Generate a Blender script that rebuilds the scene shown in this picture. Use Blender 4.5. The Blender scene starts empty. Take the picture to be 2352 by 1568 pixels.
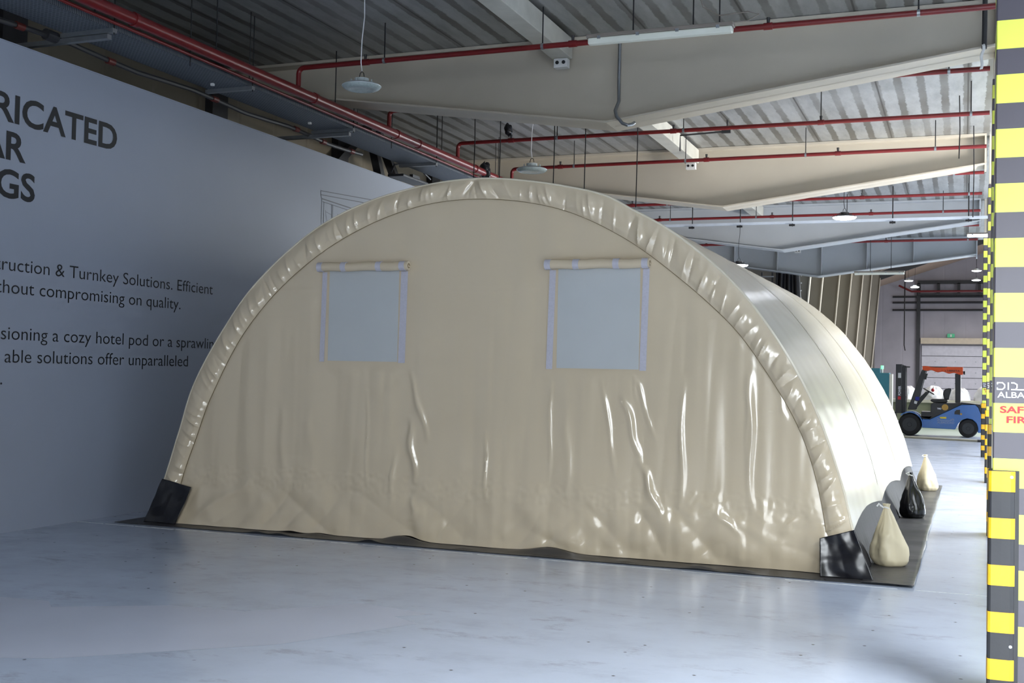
import bpy, bmesh, math, random
from mathutils import Vector, Matrix, noise
random.seed(7)
S = bpy.context.scene
COL = S.collection

# ------------------------------------------------------------------ camera
F_PX = 2653.99
cam_d = bpy.data.cameras.new('camera'); cam = bpy.data.objects.new('camera', cam_d); COL.objects.link(cam)
cam_d.sensor_fit = 'HORIZONTAL'; cam_d.sensor_width = 36.0; cam_d.lens = 36.0*F_PX/2352.0
cam_d.clip_start = 0.05; cam_d.clip_end = 300
def pix_dir(u, v):
    return Vector((u-1176.0, 784.0-v, -F_PX)).normalized()
c_y = pix_dir(2215.0, 880.0)                 # the hall's length axis
c_x = -pix_dir(-5596.99, 715.95)             # the hall's cross axis
c_x = (c_x - c_y*c_x.dot(c_y)).normalized()
c_z = c_x.cross(c_y)
R3 = Matrix((c_x, c_y, c_z))                 # camera -> world
cam.matrix_world = Matrix.Translation((0, 0, 1.6)) @ R3.to_4x4()
S.camera = cam

# ------------------------------------------------------------------ light
W = bpy.data.worlds.new('sky'); S.world = W; W.use_nodes = True
bg = W.node_tree.nodes['Background']; bg.inputs[0].default_value = (0.75, 0.86, 1.0, 1); bg.inputs[1].default_value = 0.25
S.view_settings.view_transform = 'Standard'; S.view_settings.look = 'None'; S.view_settings.gamma = 1
S.view_settings.use_curve_mapping = False; S.view_settings.exposure = 0.0

def area(name, loc, d, sx, sy, power, col=(1, 1, 1), spread=180):
    l = bpy.data.lights.new(name, 'AREA'); l.shape = 'RECTANGLE'; l.size = sx; l.size_y = sy; l.energy = power; l.color = col; l.spread = math.radians(spread)
    o = bpy.data.objects.new(name, l); COL.objects.link(o); o.location = loc
    o.rotation_euler = Vector(d).to_track_quat('-Z', 'Y').to_euler(); return o
DAY = (0.90, 0.96, 1.0)
# daylight falls in steeply through assumed open doorways (sky above, shade below)
area('assumed_back_door_daylight', (1.2, -6.9, 2.3), (-0.15, 1, -0.75), 4.6, 3.8, 640, DAY, 112)
area('assumed_door_daylight_near', (8.7, 4.5, 2.4), (-1, 0, -1.0), 8.0, 4.0, 180, DAY, 105)
area('assumed_door_daylight_mid', (8.7, 16.0, 2.4), (-1, 0, -1.0), 8.0, 4.0, 330, DAY, 96)
area('assumed_overhead_near', (3.5, 3.2, 5.58), (-0.05, 0.1, -1), 3.4, 7.0, 3000, DAY, 122)  # assumed light source overhead, out of view; the ceiling has no opening here
area('assumed_overhead_mid', (3.4, 16.9, 5.58), (-0.25, 0.1, -1), 5.5, 5.4, 1500, DAY, 120)  # assumed overhead source in the tent's bay, under a closed ceiling
area('added_overhead_far', (3.4, 23.7, 5.58), (-0.15, 0, -1), 5.0, 5.0, 800, DAY, 120)  # added overhead light for the bay beyond, no roof opening above it
area('ceiling_fill_mid', (8.65, 16.8, 0.75), (-1, 0.42, 0.62), 6.4, 1.2, 620, (1.0, 0.98, 0.95), 70)  # added fill aimed upward to brighten the ceiling and second beam
area('ceiling_fill_far', (8.65, 27.5, 0.75), (-1, 0, 0.62), 7.0, 1.2, 160, (0.95, 0.97, 1.0), 66)  # same kind of added upward fill for the next bay's roof
area('assumed_door_daylight_far', (8.7, 27.5, 2.4), (-1, 0, -1.0), 7.0, 4.0, 900, DAY, 100)  # doorway assumed, out of view on the right
area('assumed_hall_door_daylight', (8.7, 45, 3.0), (-1, 0.2, -0.3), 12.0, 5.2, 2200, DAY, 170)  # assumed side doorway of the far hall, unseen
area('panel_fill', (8.4, 41.0, 3.4), (-1, -0.95, -0.06), 4.5, 4.6, 1300, DAY, 110)  # added fill, brightens the left panel beside the tent crest
area('hall_lamp_rows', (1.5, 58, 6.4), (0, 0, -1), 8.0, 20.0, 1500, (0.97, 0.98, 1.0), 170)

# ------------------------------------------------------------------ materials
def lin(c):
    return tuple(((x/255.0)/12.92 if x/255.0 <= 0.04045 else ((x/255.0+0.055)/1.055)**2.4) for x in c)
def base(name, rough=0.5, metal=0.0, spec=0.5):
    m = bpy.data.materials.new(name); m.use_nodes = True; nt = m.node_tree
    b = nt.nodes['Principled BSDF']; b.inputs['Roughness'].default_value = rough; b.inputs['Metallic'].default_value = metal
    b.inputs['Specular IOR Level'].default_value = spec
    return m, nt, b
def nd(nt, t, **k):
    n = nt.nodes.new(t)
    for a, v in k.items(): setattr(n, a, v)
    return n
def ramp(nt, stops, interp='LINEAR'):
    r = nd(nt, 'ShaderNodeValToRGB'); r.color_ramp.interpolation = interp
    e = r.color_ramp.elements
    while len(e) < len(stops): e.new(0.5)
    for i, (p, c) in enumerate(stops):
        e[i].position = p; e[i].color = (c[0], c[1], c[2], 1) if not isinstance(c, (int, float)) else (c, c, c, 1)
    return r
def mixc(nt, fac, a, b, mode='MIX'):
    m = nd(nt, 'ShaderNodeMix', data_type='RGBA', blend_type=mode)
    for sock, val in ((m.inputs['Factor'], fac), (m.inputs['A'], a), (m.inputs['B'], b)):
        if hasattr(val, 'links'): nt.links.new(val, sock)
        elif isinstance(val, (int, float)): sock.default_value = val
        else: sock.default_value = (val[0], val[1], val[2], 1)
    return m.outputs['Result']
def objco(nt, scale=(1, 1, 1)):
    tc = nd(nt, 'ShaderNodeTexCoord'); mp = nd(nt, 'ShaderNodeMapping'); mp.inputs['Scale'].default_value = scale
    nt.links.new(tc.outputs['Object'], mp.inputs['Vector']); return mp.outputs['Vector']
def noise_t(nt, vec, scale, detail=3, rough=0.5):
    n = nd(nt, 'ShaderNodeTexNoise'); n.inputs['Scale'].default_value = scale; n.inputs['Detail'].default_value = detail
    n.inputs['Roughness'].default_value = rough; nt.links.new(vec, n.inputs['Vector']); return n.outputs['Fac']
def bump(nt, b, h, strength, dist=0.01):
    bp = nd(nt, 'ShaderNodeBump'); bp.inputs['Strength'].default_value = strength; bp.inputs['Distance'].default_value = dist
    nt.links.new(h, bp.inputs['Height']); nt.links.new(bp.outputs['Normal'], b.inputs['Normal'])
def pm(name, rgb, rough=0.5, metal=0.0, var=0.06, scale=6.0, bmp=0.0, bscale=None, spec=0.5, stretch=(1, 1, 1)):
    """painted / fabric surface: base colour broken by noise, optional bump"""
    m, nt, b = base(name, rough, metal, spec); c = lin(rgb); v = objco(nt, stretch)
    f = noise_t(nt, v, scale, 4)
    r = ramp(nt, [(0.3, tuple(x*(1-var) for x in c)), (0.7, tuple(min(1, x*(1+var)) for x in c))])
    nt.links.new(f, r.inputs[0]); nt.links.new(r.outputs[0], b.inputs['Base Color'])
    if bmp: bump(nt, b, noise_t(nt, v, bscale or scale*6, 3), bmp)
    return m
def emit(name, rgb, strength):
    m, nt, b = base(name, 0.4); b.inputs['Base Color'].default_value = (*lin(rgb), 1)
    b.inputs['Emission Color'].default_value = (*lin(rgb), 1); b.inputs['Emission Strength'].default_value = strength
    return m

M = {}
def floor_mat():
    m, nt, b = base('epoxy_floor', 0.3, 0, 0.55); v = objco(nt)
    n1 = noise_t(nt, v, 0.45, 5, 0.6); n2 = noise_t(nt, objco(nt, (1, 1.25, 1)), 2.2, 8, 0.65)
    r1 = ramp(nt, [(0.35, lin((176, 185, 201))), (0.65, lin((190, 199, 217)))]); nt.links.new(n1, r1.inputs[0])
    r2 = ramp(nt, [(0.30, (0.90,)*3), (0.48, (1, 1, 1)), (0.75, (1.03,)*3)]); nt.links.new(n2, r2.inputs[0])
    c = mixc(nt, 1.0, r1.outputs[0], r2.outputs[0], 'MULTIPLY')
    # grimy smudges
    n3 = noise_t(nt, objco(nt, (1.0, 1.8, 1)), 1.5, 9, 0.74)
    r3 = ramp(nt, [(0.57, 0.0), (0.68, 1.0)]); nt.links.new(n3, r3.inputs[0])
    mm = nd(nt, 'ShaderNodeMath', operation='MULTIPLY'); nt.links.new(r3.outputs[0], mm.inputs[0]); mm.inputs[1].default_value = 0.38
    c = mixc(nt, mm.outputs[0], c, lin((112, 108, 104)))
    # dark specks
    vo = nd(nt, 'ShaderNodeTexVoronoi', feature='F1', voronoi_dimensions='2D'); vo.inputs['Scale'].default_value = 2.4; nt.links.new(v, vo.inputs['Vector'])
    r4 = ramp(nt, [(0.014, 0.9), (0.032, 0.0)]); nt.links.new(vo.outputs['Distance'], r4.inputs[0])
    sp = nd(nt, 'ShaderNodeSeparateXYZ'); nt.links.new(vo.outputs['Color'], sp.inputs[0])
    r6 = ramp(nt, [(0.62, 0.0), (0.64, 1.0)]); nt.links.new(sp.outputs['X'], r6.inputs[0])
    m6 = nd(nt, 'ShaderNodeMath', operation='MULTIPLY'); nt.links.new(r4.outputs[0], m6.inputs[0]); nt.links.new(r6.outputs[0], m6.inputs[1])
    c = mixc(nt, m6.outputs[0], c, lin((66, 64, 64)))
    nt.links.new(c, b.inputs['Base Color'])
    rr = ramp(nt, [(0.3, 0.19), (0.7, 0.24)]); nt.links.new(n2, rr.inputs[0]); nt.links.new(rr.outputs[0], b.inputs['Roughness'])
    bump(nt, b, noise_t(nt, v, 5.0, 5), 0.02, 0.01)
    return m
def ceil_mat():
    m, nt, b = base('ribbed_metal_deck', 0.42, 0.6, 0.3); v = objco(nt)
    sx = nd(nt, 'ShaderNodeSeparateXYZ'); nt.links.new(v, sx.inputs[0])
    jag = noise_t(nt, objco(nt, (2.2, 1.3, 1)), 3.0, 6, 0.75)
    # rib stains with ragged edges
    a = nd(nt, 'ShaderNodeMath', operation='MULTIPLY_ADD'); nt.links.new(jag, a.inputs[0]); a.inputs[1].default_value = 0.09; nt.links.new(sx.outputs['X'], a.inputs[2])
    d = nd(nt, 'ShaderNodeMath', operation='DIVIDE'); nt.links.new(a.outputs[0], d.inputs[0]); d.inputs[1].default_value = 0.292
    f = nd(nt, 'ShaderNodeMath', operation='FRACT'); nt.links.new(d.outputs[0], f.inputs[0])
    r = ramp(nt, [(0.0, 1.0), (0.30, 1.0), (0.36, 0.0), (0.96, 0.0), (1.0, 1.0)]); nt.links.new(f.outputs[0], r.inputs[0])
    big = noise_t(nt, v, 0.5, 3); rb = ramp(nt, [(0.35, 0.45), (0.6, 1.0)]); nt.links.new(big, rb.inputs[0])
    k = nd(nt, 'ShaderNodeMath', operation='MULTIPLY'); nt.links.new(r.outputs[0], k.inputs[0]); nt.links.new(rb.outputs[0], k.inputs[1])
    k2 = nd(nt, 'ShaderNodeMath', operation='MULTIPLY'); nt.links.new(k.outputs[0], k2.inputs[0]); k2.inputs[1].default_value = 0.8
    n2 = noise_t(nt, objco(nt, (1, 0.25, 1)), 4.0, 6, 0.7)
    r2 = ramp(nt, [(0.3, lin((154, 156, 156))), (0.7, lin((188, 190, 190)))]); nt.links.new(n2, r2.inputs[0])
    c = mixc(nt, k2.outputs[0], r2.outputs[0], lin((94, 90, 82)))
    q = nd(nt, 'ShaderNodeMath', operation='DIVIDE'); nt.links.new(sx.outputs['X'], q.inputs[0]); q.inputs[1].default_value = 1.168
    q2 = nd(nt, 'ShaderNodeMath', operation='FRACT'); nt.links.new(q.outputs[0], q2.inputs[0])
    rj = ramp(nt, [(0.0, 0.75), (0.018, 0.75), (0.022, 0.0)], 'LINEAR'); nt.links.new(q2.outputs[0], rj.inputs[0])
    c = mixc(nt, rj.outputs[0], c, lin((70, 68, 64)))
    nt.links.new(c, b.inputs['Base Color']); return m
def stripe_mat():
    m, nt, b = base('hazard_stripe_wrap', 0.35); v = objco(nt); sx = nd(nt, 'ShaderNodeSeparateXYZ'); nt.links.new(v, sx.inputs[0])
    a = nd(nt, 'ShaderNodeMath', operation='SUBTRACT'); nt.links.new(sx.outputs['Z'], a.inputs[0]); a.inputs[1].default_value = 1.635 - 0.2722*10
    d = nd(nt, 'ShaderNodeMath', operation='DIVIDE'); nt.links.new(a.outputs[0], d.inputs[0]); d.inputs[1].default_value = 0.2722
    f = nd(nt, 'ShaderNodeMath', operation='FRACT'); nt.links.new(d.outputs[0], f.inputs[0])
    r = ramp(nt, [(0.0, lin((222, 232, 92))), (0.525, lin((74, 70, 78)))], 'CONSTANT'); nt.links.new(f.outputs[0], r.inputs[0])
    g = noise_t(nt, v, 3.0, 4); rg = ramp(nt, [(0.3, (0.95,)*3), (0.7, (1.03,)*3)]); nt.links.new(g, rg.inputs[0])
    nt.links.new(mixc(nt, 1.0, r.outputs[0], rg.outputs[0], 'MULTIPLY'), b.inputs['Base Color']); return m
def tray_mat():
    m, nt, b = base('perforated_galvanised', 0.45, 0.6, 0.4); v = objco(nt, (1, 1, 1))
    br = nd(nt, 'ShaderNodeTexBrick'); br.inputs['Scale'].default_value = 11; br.inputs['Mortar Size'].default_value = 0.028
    br.inputs['Color1'].default_value = (*lin((84, 90, 98)), 1); br.inputs['Color2'].default_value = (*lin((74, 80, 88)), 1); br.inputs['Mortar'].default_value = (*lin((150, 158, 168)), 1)
    nt.links.new(v, br.inputs['Vector']); nt.links.new(br.outputs['Color'], b.inputs['Base Color']); return m
def clad_mat(name, rgb, period=0.25, axis='Y', depth=0.5):
    m, nt, b = base(name, 0.5, 0, 0.4); v = objco(nt); sx = nd(nt, 'ShaderNodeSeparateXYZ'); nt.links.new(v, sx.inputs[0])
    d = nd(nt, 'ShaderNodeMath', operation='DIVIDE'); nt.links.new(sx.outputs[axis], d.inputs[0]); d.inputs[1].default_value = period
    f = nd(nt, 'ShaderNodeMath', operation='FRACT'); nt.links.new(d.outputs[0], f.inputs[0])
    r = ramp(nt, [(0.0, 0.0), (0.06, 1.0), (0.94, 1.0), (1.0, 0.0)]); nt.links.new(f.outputs[0], r.inputs[0])
    c = lin(rgb); g = noise_t(nt, v, 0.8, 5); rg = ramp(nt, [(0.3, tuple(x*0.88 for x in c)), (0.7, tuple(x*1.08 for x in c))]); nt.links.new(g, rg.inputs[0])
    nt.links.new(rg.outputs[0], b.inputs['Base Color']); bump(nt, b, r.outputs[0], depth, 0.02); return m

M['floor'] = floor_mat(); M['ceiling'] = ceil_mat(); M['stripe'] = stripe_mat(); M['tray'] = tray_mat()
M['graphic'] = pm('printed_panel', (154, 162, 178), 0.45, 0, 0.03, 0.8, 0.03, 14)
M['ink'] = pm('dark_ink', (28, 31, 36), 0.6)
M['ink_line'] = pm('grey_ink_line', (84, 88, 98), 0.5)
M['outer'] = clad_mat('outer_cladding', (128, 120, 104), 0.9)
M['hallclad'] = clad_mat('hall_cladding', (132, 126, 114), 0.33)
M['farwall'] = clad_mat('far_wall_panels', (172, 168, 176), 1.15, 'X', 0.3)
M['beam'] = pm('cream_beam_paint', (188, 180, 165), 0.5, 0, 0.05, 1.2, 0.05, 30)
M['beam_far'] = pm('grey_beam_paint', (176, 180, 184), 0.5, 0, 0.05, 1.2)
M['strut'] = pm('pale_strut_paint', (186, 184, 174), 0.5, 0, 0.10, 4)
M['steel_dark'] = pm('dark_steel', (52, 52, 54), 0.5, 0.2, 0.1, 4)
M['rod'] = pm('black_rod', (40, 40, 42), 0.5, 0.4)
M['galv'] = pm('galvanised_steel', (150, 154, 158), 0.35, 0.7, 0.08, 12)
M['duct'] = pm('white_duct', (196, 204, 216), 0.4)
M['red'] = pm('red_pipe_paint', (112, 29, 31), 0.33, 0, 0.08, 5)
M['rust'] = pm('dark_red_band', (92, 30, 24), 0.5)
M['white'] = pm('white_plastic', (214, 214, 212), 0.4)
M['whitemet'] = pm('white_lamp_metal', (190, 200, 202), 0.35)
M['lens'] = pm('ribbed_lens', (176, 190, 190), 0.25, 0, 0.12, 40)
M['lens_on'] = emit('lit_lens', (240, 244, 255), 14)
M['tube_on'] = emit('lit_tube', (240, 244, 255), 9)
M['diffuser'] = pm('dusty_diffuser', (206, 208, 196), 0.4, 0, 0.05, 4)
M['brown'] = pm('lamp_body', (120, 112, 104), 0.5)
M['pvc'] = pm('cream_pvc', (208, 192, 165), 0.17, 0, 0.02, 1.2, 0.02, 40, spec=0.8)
M['pvcroof'] = pm('cream_pvc_roof_lit', (222, 212, 190), 0.2, 0, 0.02, 1.2, 0.02, 30, spec=0.8)  # same cloth as the end panel, its brighter light put into the colour
M['pvcseam'] = pm('cream_weld', (204, 196, 172), 0.35)
M['rope'] = pm('brown_cord', (120, 104, 74), 0.7)
M['mesh'] = pm('window_film', (186, 189, 189), 0.42, 0, 0.03, 2)
M['velcro'] = pm('lilac_velcro', (188, 186, 196), 0.8, 0, 0.05, 60)
M['blackpvc'] = pm('black_pvc', (22, 22, 27), 0.22, 0, 0.1, 4)
M['sheet'] = pm('grey_ground_sheet', (62, 61, 62), 0.4, 0, 0.14, 7, 0.05, 9, spec=0.4)
M['skirt'] = pm('grey_mud_flap', (50, 50, 53), 0.6, 0, 0.12, 6, 0.3, 20, spec=0.08, stretch=(1, 1.5, 0.4))
M['bagcream'] = pm('sandbag_cream', (206, 194, 164), 0.4, 0, 0.03, 3)
M['bagblack'] = pm('sandbag_black', (20, 20, 23), 0.26)
M['cord'] = pm('white_cord', (226, 226, 226), 0.7)
M['rubber'] = pm('black_rubber', (46, 46, 48), 0.5, 0, 0.1, 8, 0.08, 30)
M['reflector'] = pm('yellow_reflective', (232, 178, 30), 0.35, 0, 0.12, 14)
M['signwhite'] = pm('sign_white', (232, 234, 240), 0.5)
M['signred'] = pm('sign_red', (196, 44, 52), 0.5)
M['patch'] = pm('repaint_patch', (188, 192, 206), 0.34, 0, 0.04, 1.5)
M['chip'] = pm('chipped_paint', (205, 208, 208), 0.6, 0, 0.2, 20)
M['green'] = pm('green_floor', (120, 142, 126), 0.35)
M['blue'] = pm('blue_paint', (52, 112, 188), 0.28, 0, 0.04, 4)
M['black'] = pm('black_paint', (36, 37, 42), 0.4)
M['tyre'] = pm('tyre_rubber', (30, 30, 31), 0.75, 0, 0.1, 12)
M['rim'] = pm('wheel_rim', (58, 60, 64), 0.5, 0.3)
M['orange'] = pm('orange_canvas', (226, 88, 40), 0.6, 0, 0.06, 6)
M['gold'] = pm('gold_disc', (188, 146, 60), 0.4)
M['yellow'] = pm('yellow_sticker', (240, 214, 60), 0.5)
M['greylet'] = pm('grey_lettering', (158, 172, 198), 0.5)
M['wrap'] = pm('white_wrap', (226, 228, 234), 0.35, 0, 0.04, 3)
M['tablegrey'] = pm('pale_bench', (180, 176, 160), 0.5)
M['olive'] = pm('olive_panel', (122, 124, 98), 0.5)
M['teal'] = pm('teal_cabinet', (52, 118, 140), 0.4)
M['exit'] = emit('exit_sign_green', (60, 150, 110), 0.5)
M['doorpanel'] = pm('sectional_door', (200, 198, 206), 0.45)
M['cream'] = pm('cream_box', (200, 186, 164), 0.5)

# ------------------------------------------------------------------ builders
class B:
    def __init__(s): s.v = []; s.f = []
    def add(s, vs, fs):
        o = len(s.v); s.v += [Vector(p) for p in vs]; s.f += [tuple(i+o for i in f) for f in fs]; return s
    def mm(s, a, b):
        x0, y0, z0 = a; x1, y1, z1 = b
        return s.add([(x0,y0,z0),(x1,y0,z0),(x1,y1,z0),(x0,y1,z0),(x0,y0,z1),(x1,y0,z1),(x1,y1,z1),(x0,y1,z1)],
              [(0,3,2,1),(4,5,6,7),(0,1,5,4),(1,2,6,5),(2,3,7,6),(3,0,4,7)])
    def box(s, c, d): return s.mm([c[i]-d[i]/2 for i in range(3)], [c[i]+d[i]/2 for i in range(3)])
    def tube(s, pts, r, n=10, cap=True):
        pts = [Vector(p) for p in pts]; rs = r if isinstance(r, (list, tuple)) else [r]*len(pts)
        o = len(s.v); up = None
        for i, p in enumerate(pts):
            t = (pts[min(i+1, len(pts)-1)] - pts[max(i-1, 0)]).normalized()
            if up is None: up = t.orthogonal().normalized()
            up = (up - t*up.dot(t)).normalized(); w = t.cross(up)
            for k in range(n):
                a = 2*math.pi*k/n; s.v.append(p + (up*math.cos(a) + w*math.sin(a))*rs[i])
        for i in range(len(pts)-1):
            for k in range(n):
                k2 = (k+1) % n; s.f.append((o+i*n+k, o+i*n+k2, o+(i+1)*n+k2, o+(i+1)*n+k))
        if cap:
            s.f.append(tuple(o+k for k in reversed(range(n)))); e = o+(len(pts)-1)*n; s.f.append(tuple(e+k for k in range(n)))
        return s
    def lathe(s, prof, c, n=32, axis='Z'):
        o = len(s.v); c = Vector(c)
        for r, h in prof:
            for k in range(n):
                a = 2*math.pi*k/n; x, y = r*math.cos(a), r*math.sin(a)
                s.v.append(c + (Vector((x, y, h)) if axis == 'Z' else Vector((x, h, y)) if axis == 'Y' else Vector((h, x, y))))
        for i in range(len(prof)-1):
            for k in range(n):
                k2 = (k+1) % n; s.f.append((o+i*n+k, o+i*n+k2, o+(i+1)*n+k2, o+(i+1)*n+k))
        s.f.append(tuple(o+k for k in reversed(range(n)))); e = o+(len(prof)-1)*n; s.f.append(tuple(e+k for k in range(n)))
        return s
    def prism(s, poly, axis, a, b):
        """poly in the two other axes (order x,y,z without axis), extruded from a to b"""
        def mk(p, h): return (h, p[0], p[1]) if axis == 'X' else (p[0], h, p[1]) if axis == 'Y' else (p[0], p[1], h)
        n = len(poly); vs = [mk(p, a) for p in poly] + [mk(p, b) for p in poly]
        return s.add(vs, [tuple(range(n)), tuple(n+i for i in reversed(range(n)))] + [(i, n+i, n+(i+1) % n, (i+1) % n) for i in range(n)])
    def grid(s, fn, nu, nv):
        o = len(s.v)
        for i in range(nu+1):
            for j in range(nv+1): s.v.append(Vector(fn(i/nu, j/nv)))
        for i in range(nu):
            for j in range(nv):
                a = o+i*(nv+1)+j; s.f.append((a, a+nv+1, a+nv+2, a+1))
        return s
    def build(s, name, mat, parent=None, smooth=False, bevel=0, solid=0, fix=True):
        me = bpy.data.meshes.new(name); off = parent_origin(parent)
        me.from_pydata([tuple(p-off) for p in s.v], [], s.f); me.validate()
        if fix:
            bm = bmesh.new(); bm.from_mesh(me); bmesh.ops.recalc_face_normals(bm, faces=bm.faces); bm.to_mesh(me); bm.free()
        if smooth:
            for p in me.polygons: p.use_smooth = True
        if isinstance(mat, str): mat = M[mat]
        me.materials.append(mat); o = bpy.data.objects.new(name, me); COL.objects.link(o)
        if parent is not None: o.parent = parent
        if bevel:
            bv = o.modifiers.new('bevel', 'BEVEL'); bv.width = bevel; bv.segments = 2; bv.limit_method = 'ANGLE'
        if solid:
            sd = o.modifiers.new('thickness', 'SOLIDIFY'); sd.thickness = solid; sd.offset = 0
        if smooth and not solid:
            try: me.set_sharp_from_angle(angle=math.radians(42))
            except Exception: pass
        return o
def parent_origin(p):
    o = Vector((0, 0, 0))
    while p is not None: o += p.location; p = p.parent
    return o
def thing(name, label, cat, loc=(0, 0, 0), group=None):
    o = bpy.data.objects.new(name, None); COL.objects.link(o); o.location = loc; o.empty_display_size = 0.2
    o['label'] = label; o['category'] = cat
    if group: o['group'] = group
    return o
def tag(o, label, cat, group=None):
    o['label'] = label; o['category'] = cat
    if group: o['group'] = group
    return o
def struct(o): o['kind'] = 'structure'; return o
def dup(src, loc, label):
    def cp(o, par):
        c = o.copy(); COL.objects.link(c)
        if par is not None: c.parent = par
        for ch in list(o.children): cp(ch, c)
        return c
    kids = list(src.children)
    r = cp(src, None); r.location = loc; r['label'] = label; return r
_ORD = ['', 'second', 'third', 'fourth', 'fifth', 'sixth', 'seventh', 'eighth', 'ninth', 'tenth', 'eleventh', 'twelfth']

_fm = {}
def font_mesh(body, offset=0.0):
    k = (body, offset)
    if k in _fm: return _fm[k]
    cu = bpy.data.curves.new('lettering_curve', 'FONT'); cu.body = body; cu.size = 1.0; cu.offset = offset; cu.resolution_u = 4
    ob = bpy.data.objects.new('lettering_curve', cu); COL.objects.link(ob); bpy.context.view_layer.update()
    dg = bpy.context.evaluated_depsgraph_get(); me = bpy.data.meshes.new_from_object(ob.evaluated_get(dg))
    vs = [tuple(v.co) for v in me.vertices]; fs = [tuple(p.vertices) for p in me.polygons]
    bpy.data.objects.remove(ob); bpy.data.meshes.remove(me); bpy.data.curves.remove(cu)
    _fm[k] = (vs, fs); return _fm[k]
def font_w(body, offset=0.0):
    vs, _ = font_mesh(body, offset); xs = [v[0] for v in vs]; return min(xs), max(xs)
CAP = None
def lettering(name, body, origin, right, up, sx, cap, mat, parent, bold=0.0, align='L'):
    """origin = left (L) or right (R) end of the baseline"""
    vs, fs = font_mesh(body, bold); x0, x1 = font_w(body, bold)
    hs = font_mesh('H', bold)[0]; h0 = min(v[1] for v in hs); h1 = max(v[1] for v in hs); sy = cap/(h1-h0)
    right = Vector(right); up = Vector(up); origin = Vector(origin); a = x0 if align == 'L' else x1
    b = B(); b.add([origin + right*((v[0]-a)*sx) + up*((v[1]-h0)*sy) for v in vs], fs)
    return b.build(name, mat, parent, fix=False)
def fit(body, width, bold=0.0):
    a, c = font_w(body, bold); return width/(c-a)
def ribbon(b, pts, w, right, up, origin):
    right = Vector(right); up = Vector(up); origin = Vector(origin)
    for (x0, y0), (x1, y1) in zip(pts[:-1], pts[1:]):
        d = Vector((x1-x0, y1-y0)); L = d.length
        if L < 1e-9: continue
        d /= L; n = Vector((-d.y, d.x))*w/2; e = d*w*0.3
        q = [Vector((x0, y0))-e+n, Vector((x0, y0))-e-n, Vector((x1, y1))+e-n, Vector((x1, y1))+e+n]
        b.add([origin + right*p.x + up*p.y for p in q], [(0, 1, 2, 3)])
    return b
def nz(x, y, z=0.0): return noise.noise(Vector((x, y, z)))
def interp(pts, t):
    """pts sorted [(t, value)], smooth-ish linear"""
    if t <= pts[0][0]: return pts[0][1]
    for (a, va), (b_, vb) in zip(pts[:-1], pts[1:]):
        if t <= b_: return va + (vb-va)*(t-a)/(b_-a)
    return pts[-1][1]
def catmull(P, n):
    """closed-ended Catmull-Rom through 2D points, n samples evenly by arc length"""
    P = [Vector(p) for p in P]; Q = [P[0]*2-P[1]] + P + [P[-1]*2-P[-2]]; out = []
    for i in range(1, len(Q)-2):
        for k in range(24):
            t = k/24; a, b_, c, d = Q[i-1], Q[i], Q[i+1], Q[i+2]
            out.append(0.5*((2*b_)+(c-a)*t+(2*a-5*b_+4*c-d)*t*t+(3*b_-a-3*c+d)*t**3))
    out.append(P[-1])
    L = [0.0]
    for a, b_ in zip(out[:-1], out[1:]): L.append(L[-1]+(b_-a).length)
    res = []; j = 0
    for k in range(n+1):
        s = L[-1]*k/n
        while j < len(L)-2 and L[j+1] < s: j += 1
        d = L[j+1]-L[j]; t = (s-L[j])/d if d > 0 else 0
        res.append(out[j].lerp(out[j+1], min(1, max(0, t))))
    return res

# ------------------------------------------------------------------ setting
YB, YM, YF = -7.0, 34.9, 72.0
XL, XO, XR = -8.42, -9.45, 8.6
fl = struct(B().mm((XO-0.1, YB, -0.2), (XR+4, YF+0.3, 0.0)).build('floor', 'floor'))
pp = [(-7.6, 5.6), (-6.14, 6.15), (-5.75, 6.19), (-5.6, 6.05), (-4.95, 6.44), (-4.4, 6.50), (-3.85, 7.09), (-3.25, 6.98), (-3.45, 6.80), (-3.22, 6.68), (-3.70, 5.81), (-4.6, 5.0), (-6.2, 4.3), (-7.6, 4.3)]
B().add([(x, y, 0.0006) for x, y in pp], [tuple(range(len(pp)))]).build('paint_patch', 'patch', fl, fix=False)
bj = B()
xx = XL
while xx < 1.0:
    w = random.uniform(0.15, 0.7); y = 9.43 + 0.012*(xx+8.4)*0.5 + random.uniform(-0.006, 0.006); t = random.uniform(0.006, 0.016) if random.random() < 0.75 else 0.03
    bj.mm((xx, y-t/2, 0), (min(xx+w, 1.0), y+t/2, 0.0015)); xx += w*random.uniform(0.9, 1.25)
bj.build('joint_line', 'chip', fl)
B().mm((-4.8, 37.6, 0), (8.4, 44.0, 0.002)).build('green_walkway', 'green', fl)

struct(B().mm((XO-0.1, YB, 5.64), (XR+0.1, YM, 5.74)).build('ceiling', 'ceiling'))
bc = B(); bc.add([(-5.0, YM, 7.2), (2.2, YM, 9.6), (XR+4, YM, 7.2), (-5.0, YF+0.2, 7.2), (2.2, YF+0.2, 9.6), (XR+4, YF+0.2, 7.2)], [(0, 1, 4, 3), (1, 2, 5, 4)])
struct(bc.build('ceiling_hall', pm('hall_roof_sheet', (196, 172, 150), 0.6), solid=0.05))
struct(B().mm((XO-0.1, YB, 0), (XO, YM, 5.64)).build('wall_outer', 'outer'))
struct(B().mm((-5.1, YM, 0), (-5.0, YF, 7.25)).build('wall_hall', 'hallclad'))
struct(B().mm((XO-0.1, YM, 0), (-5.0, YM+0.1, 7.3)).build('wall_end', pm('end_wall_grey', (118, 112, 104), 0.5)))
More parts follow.
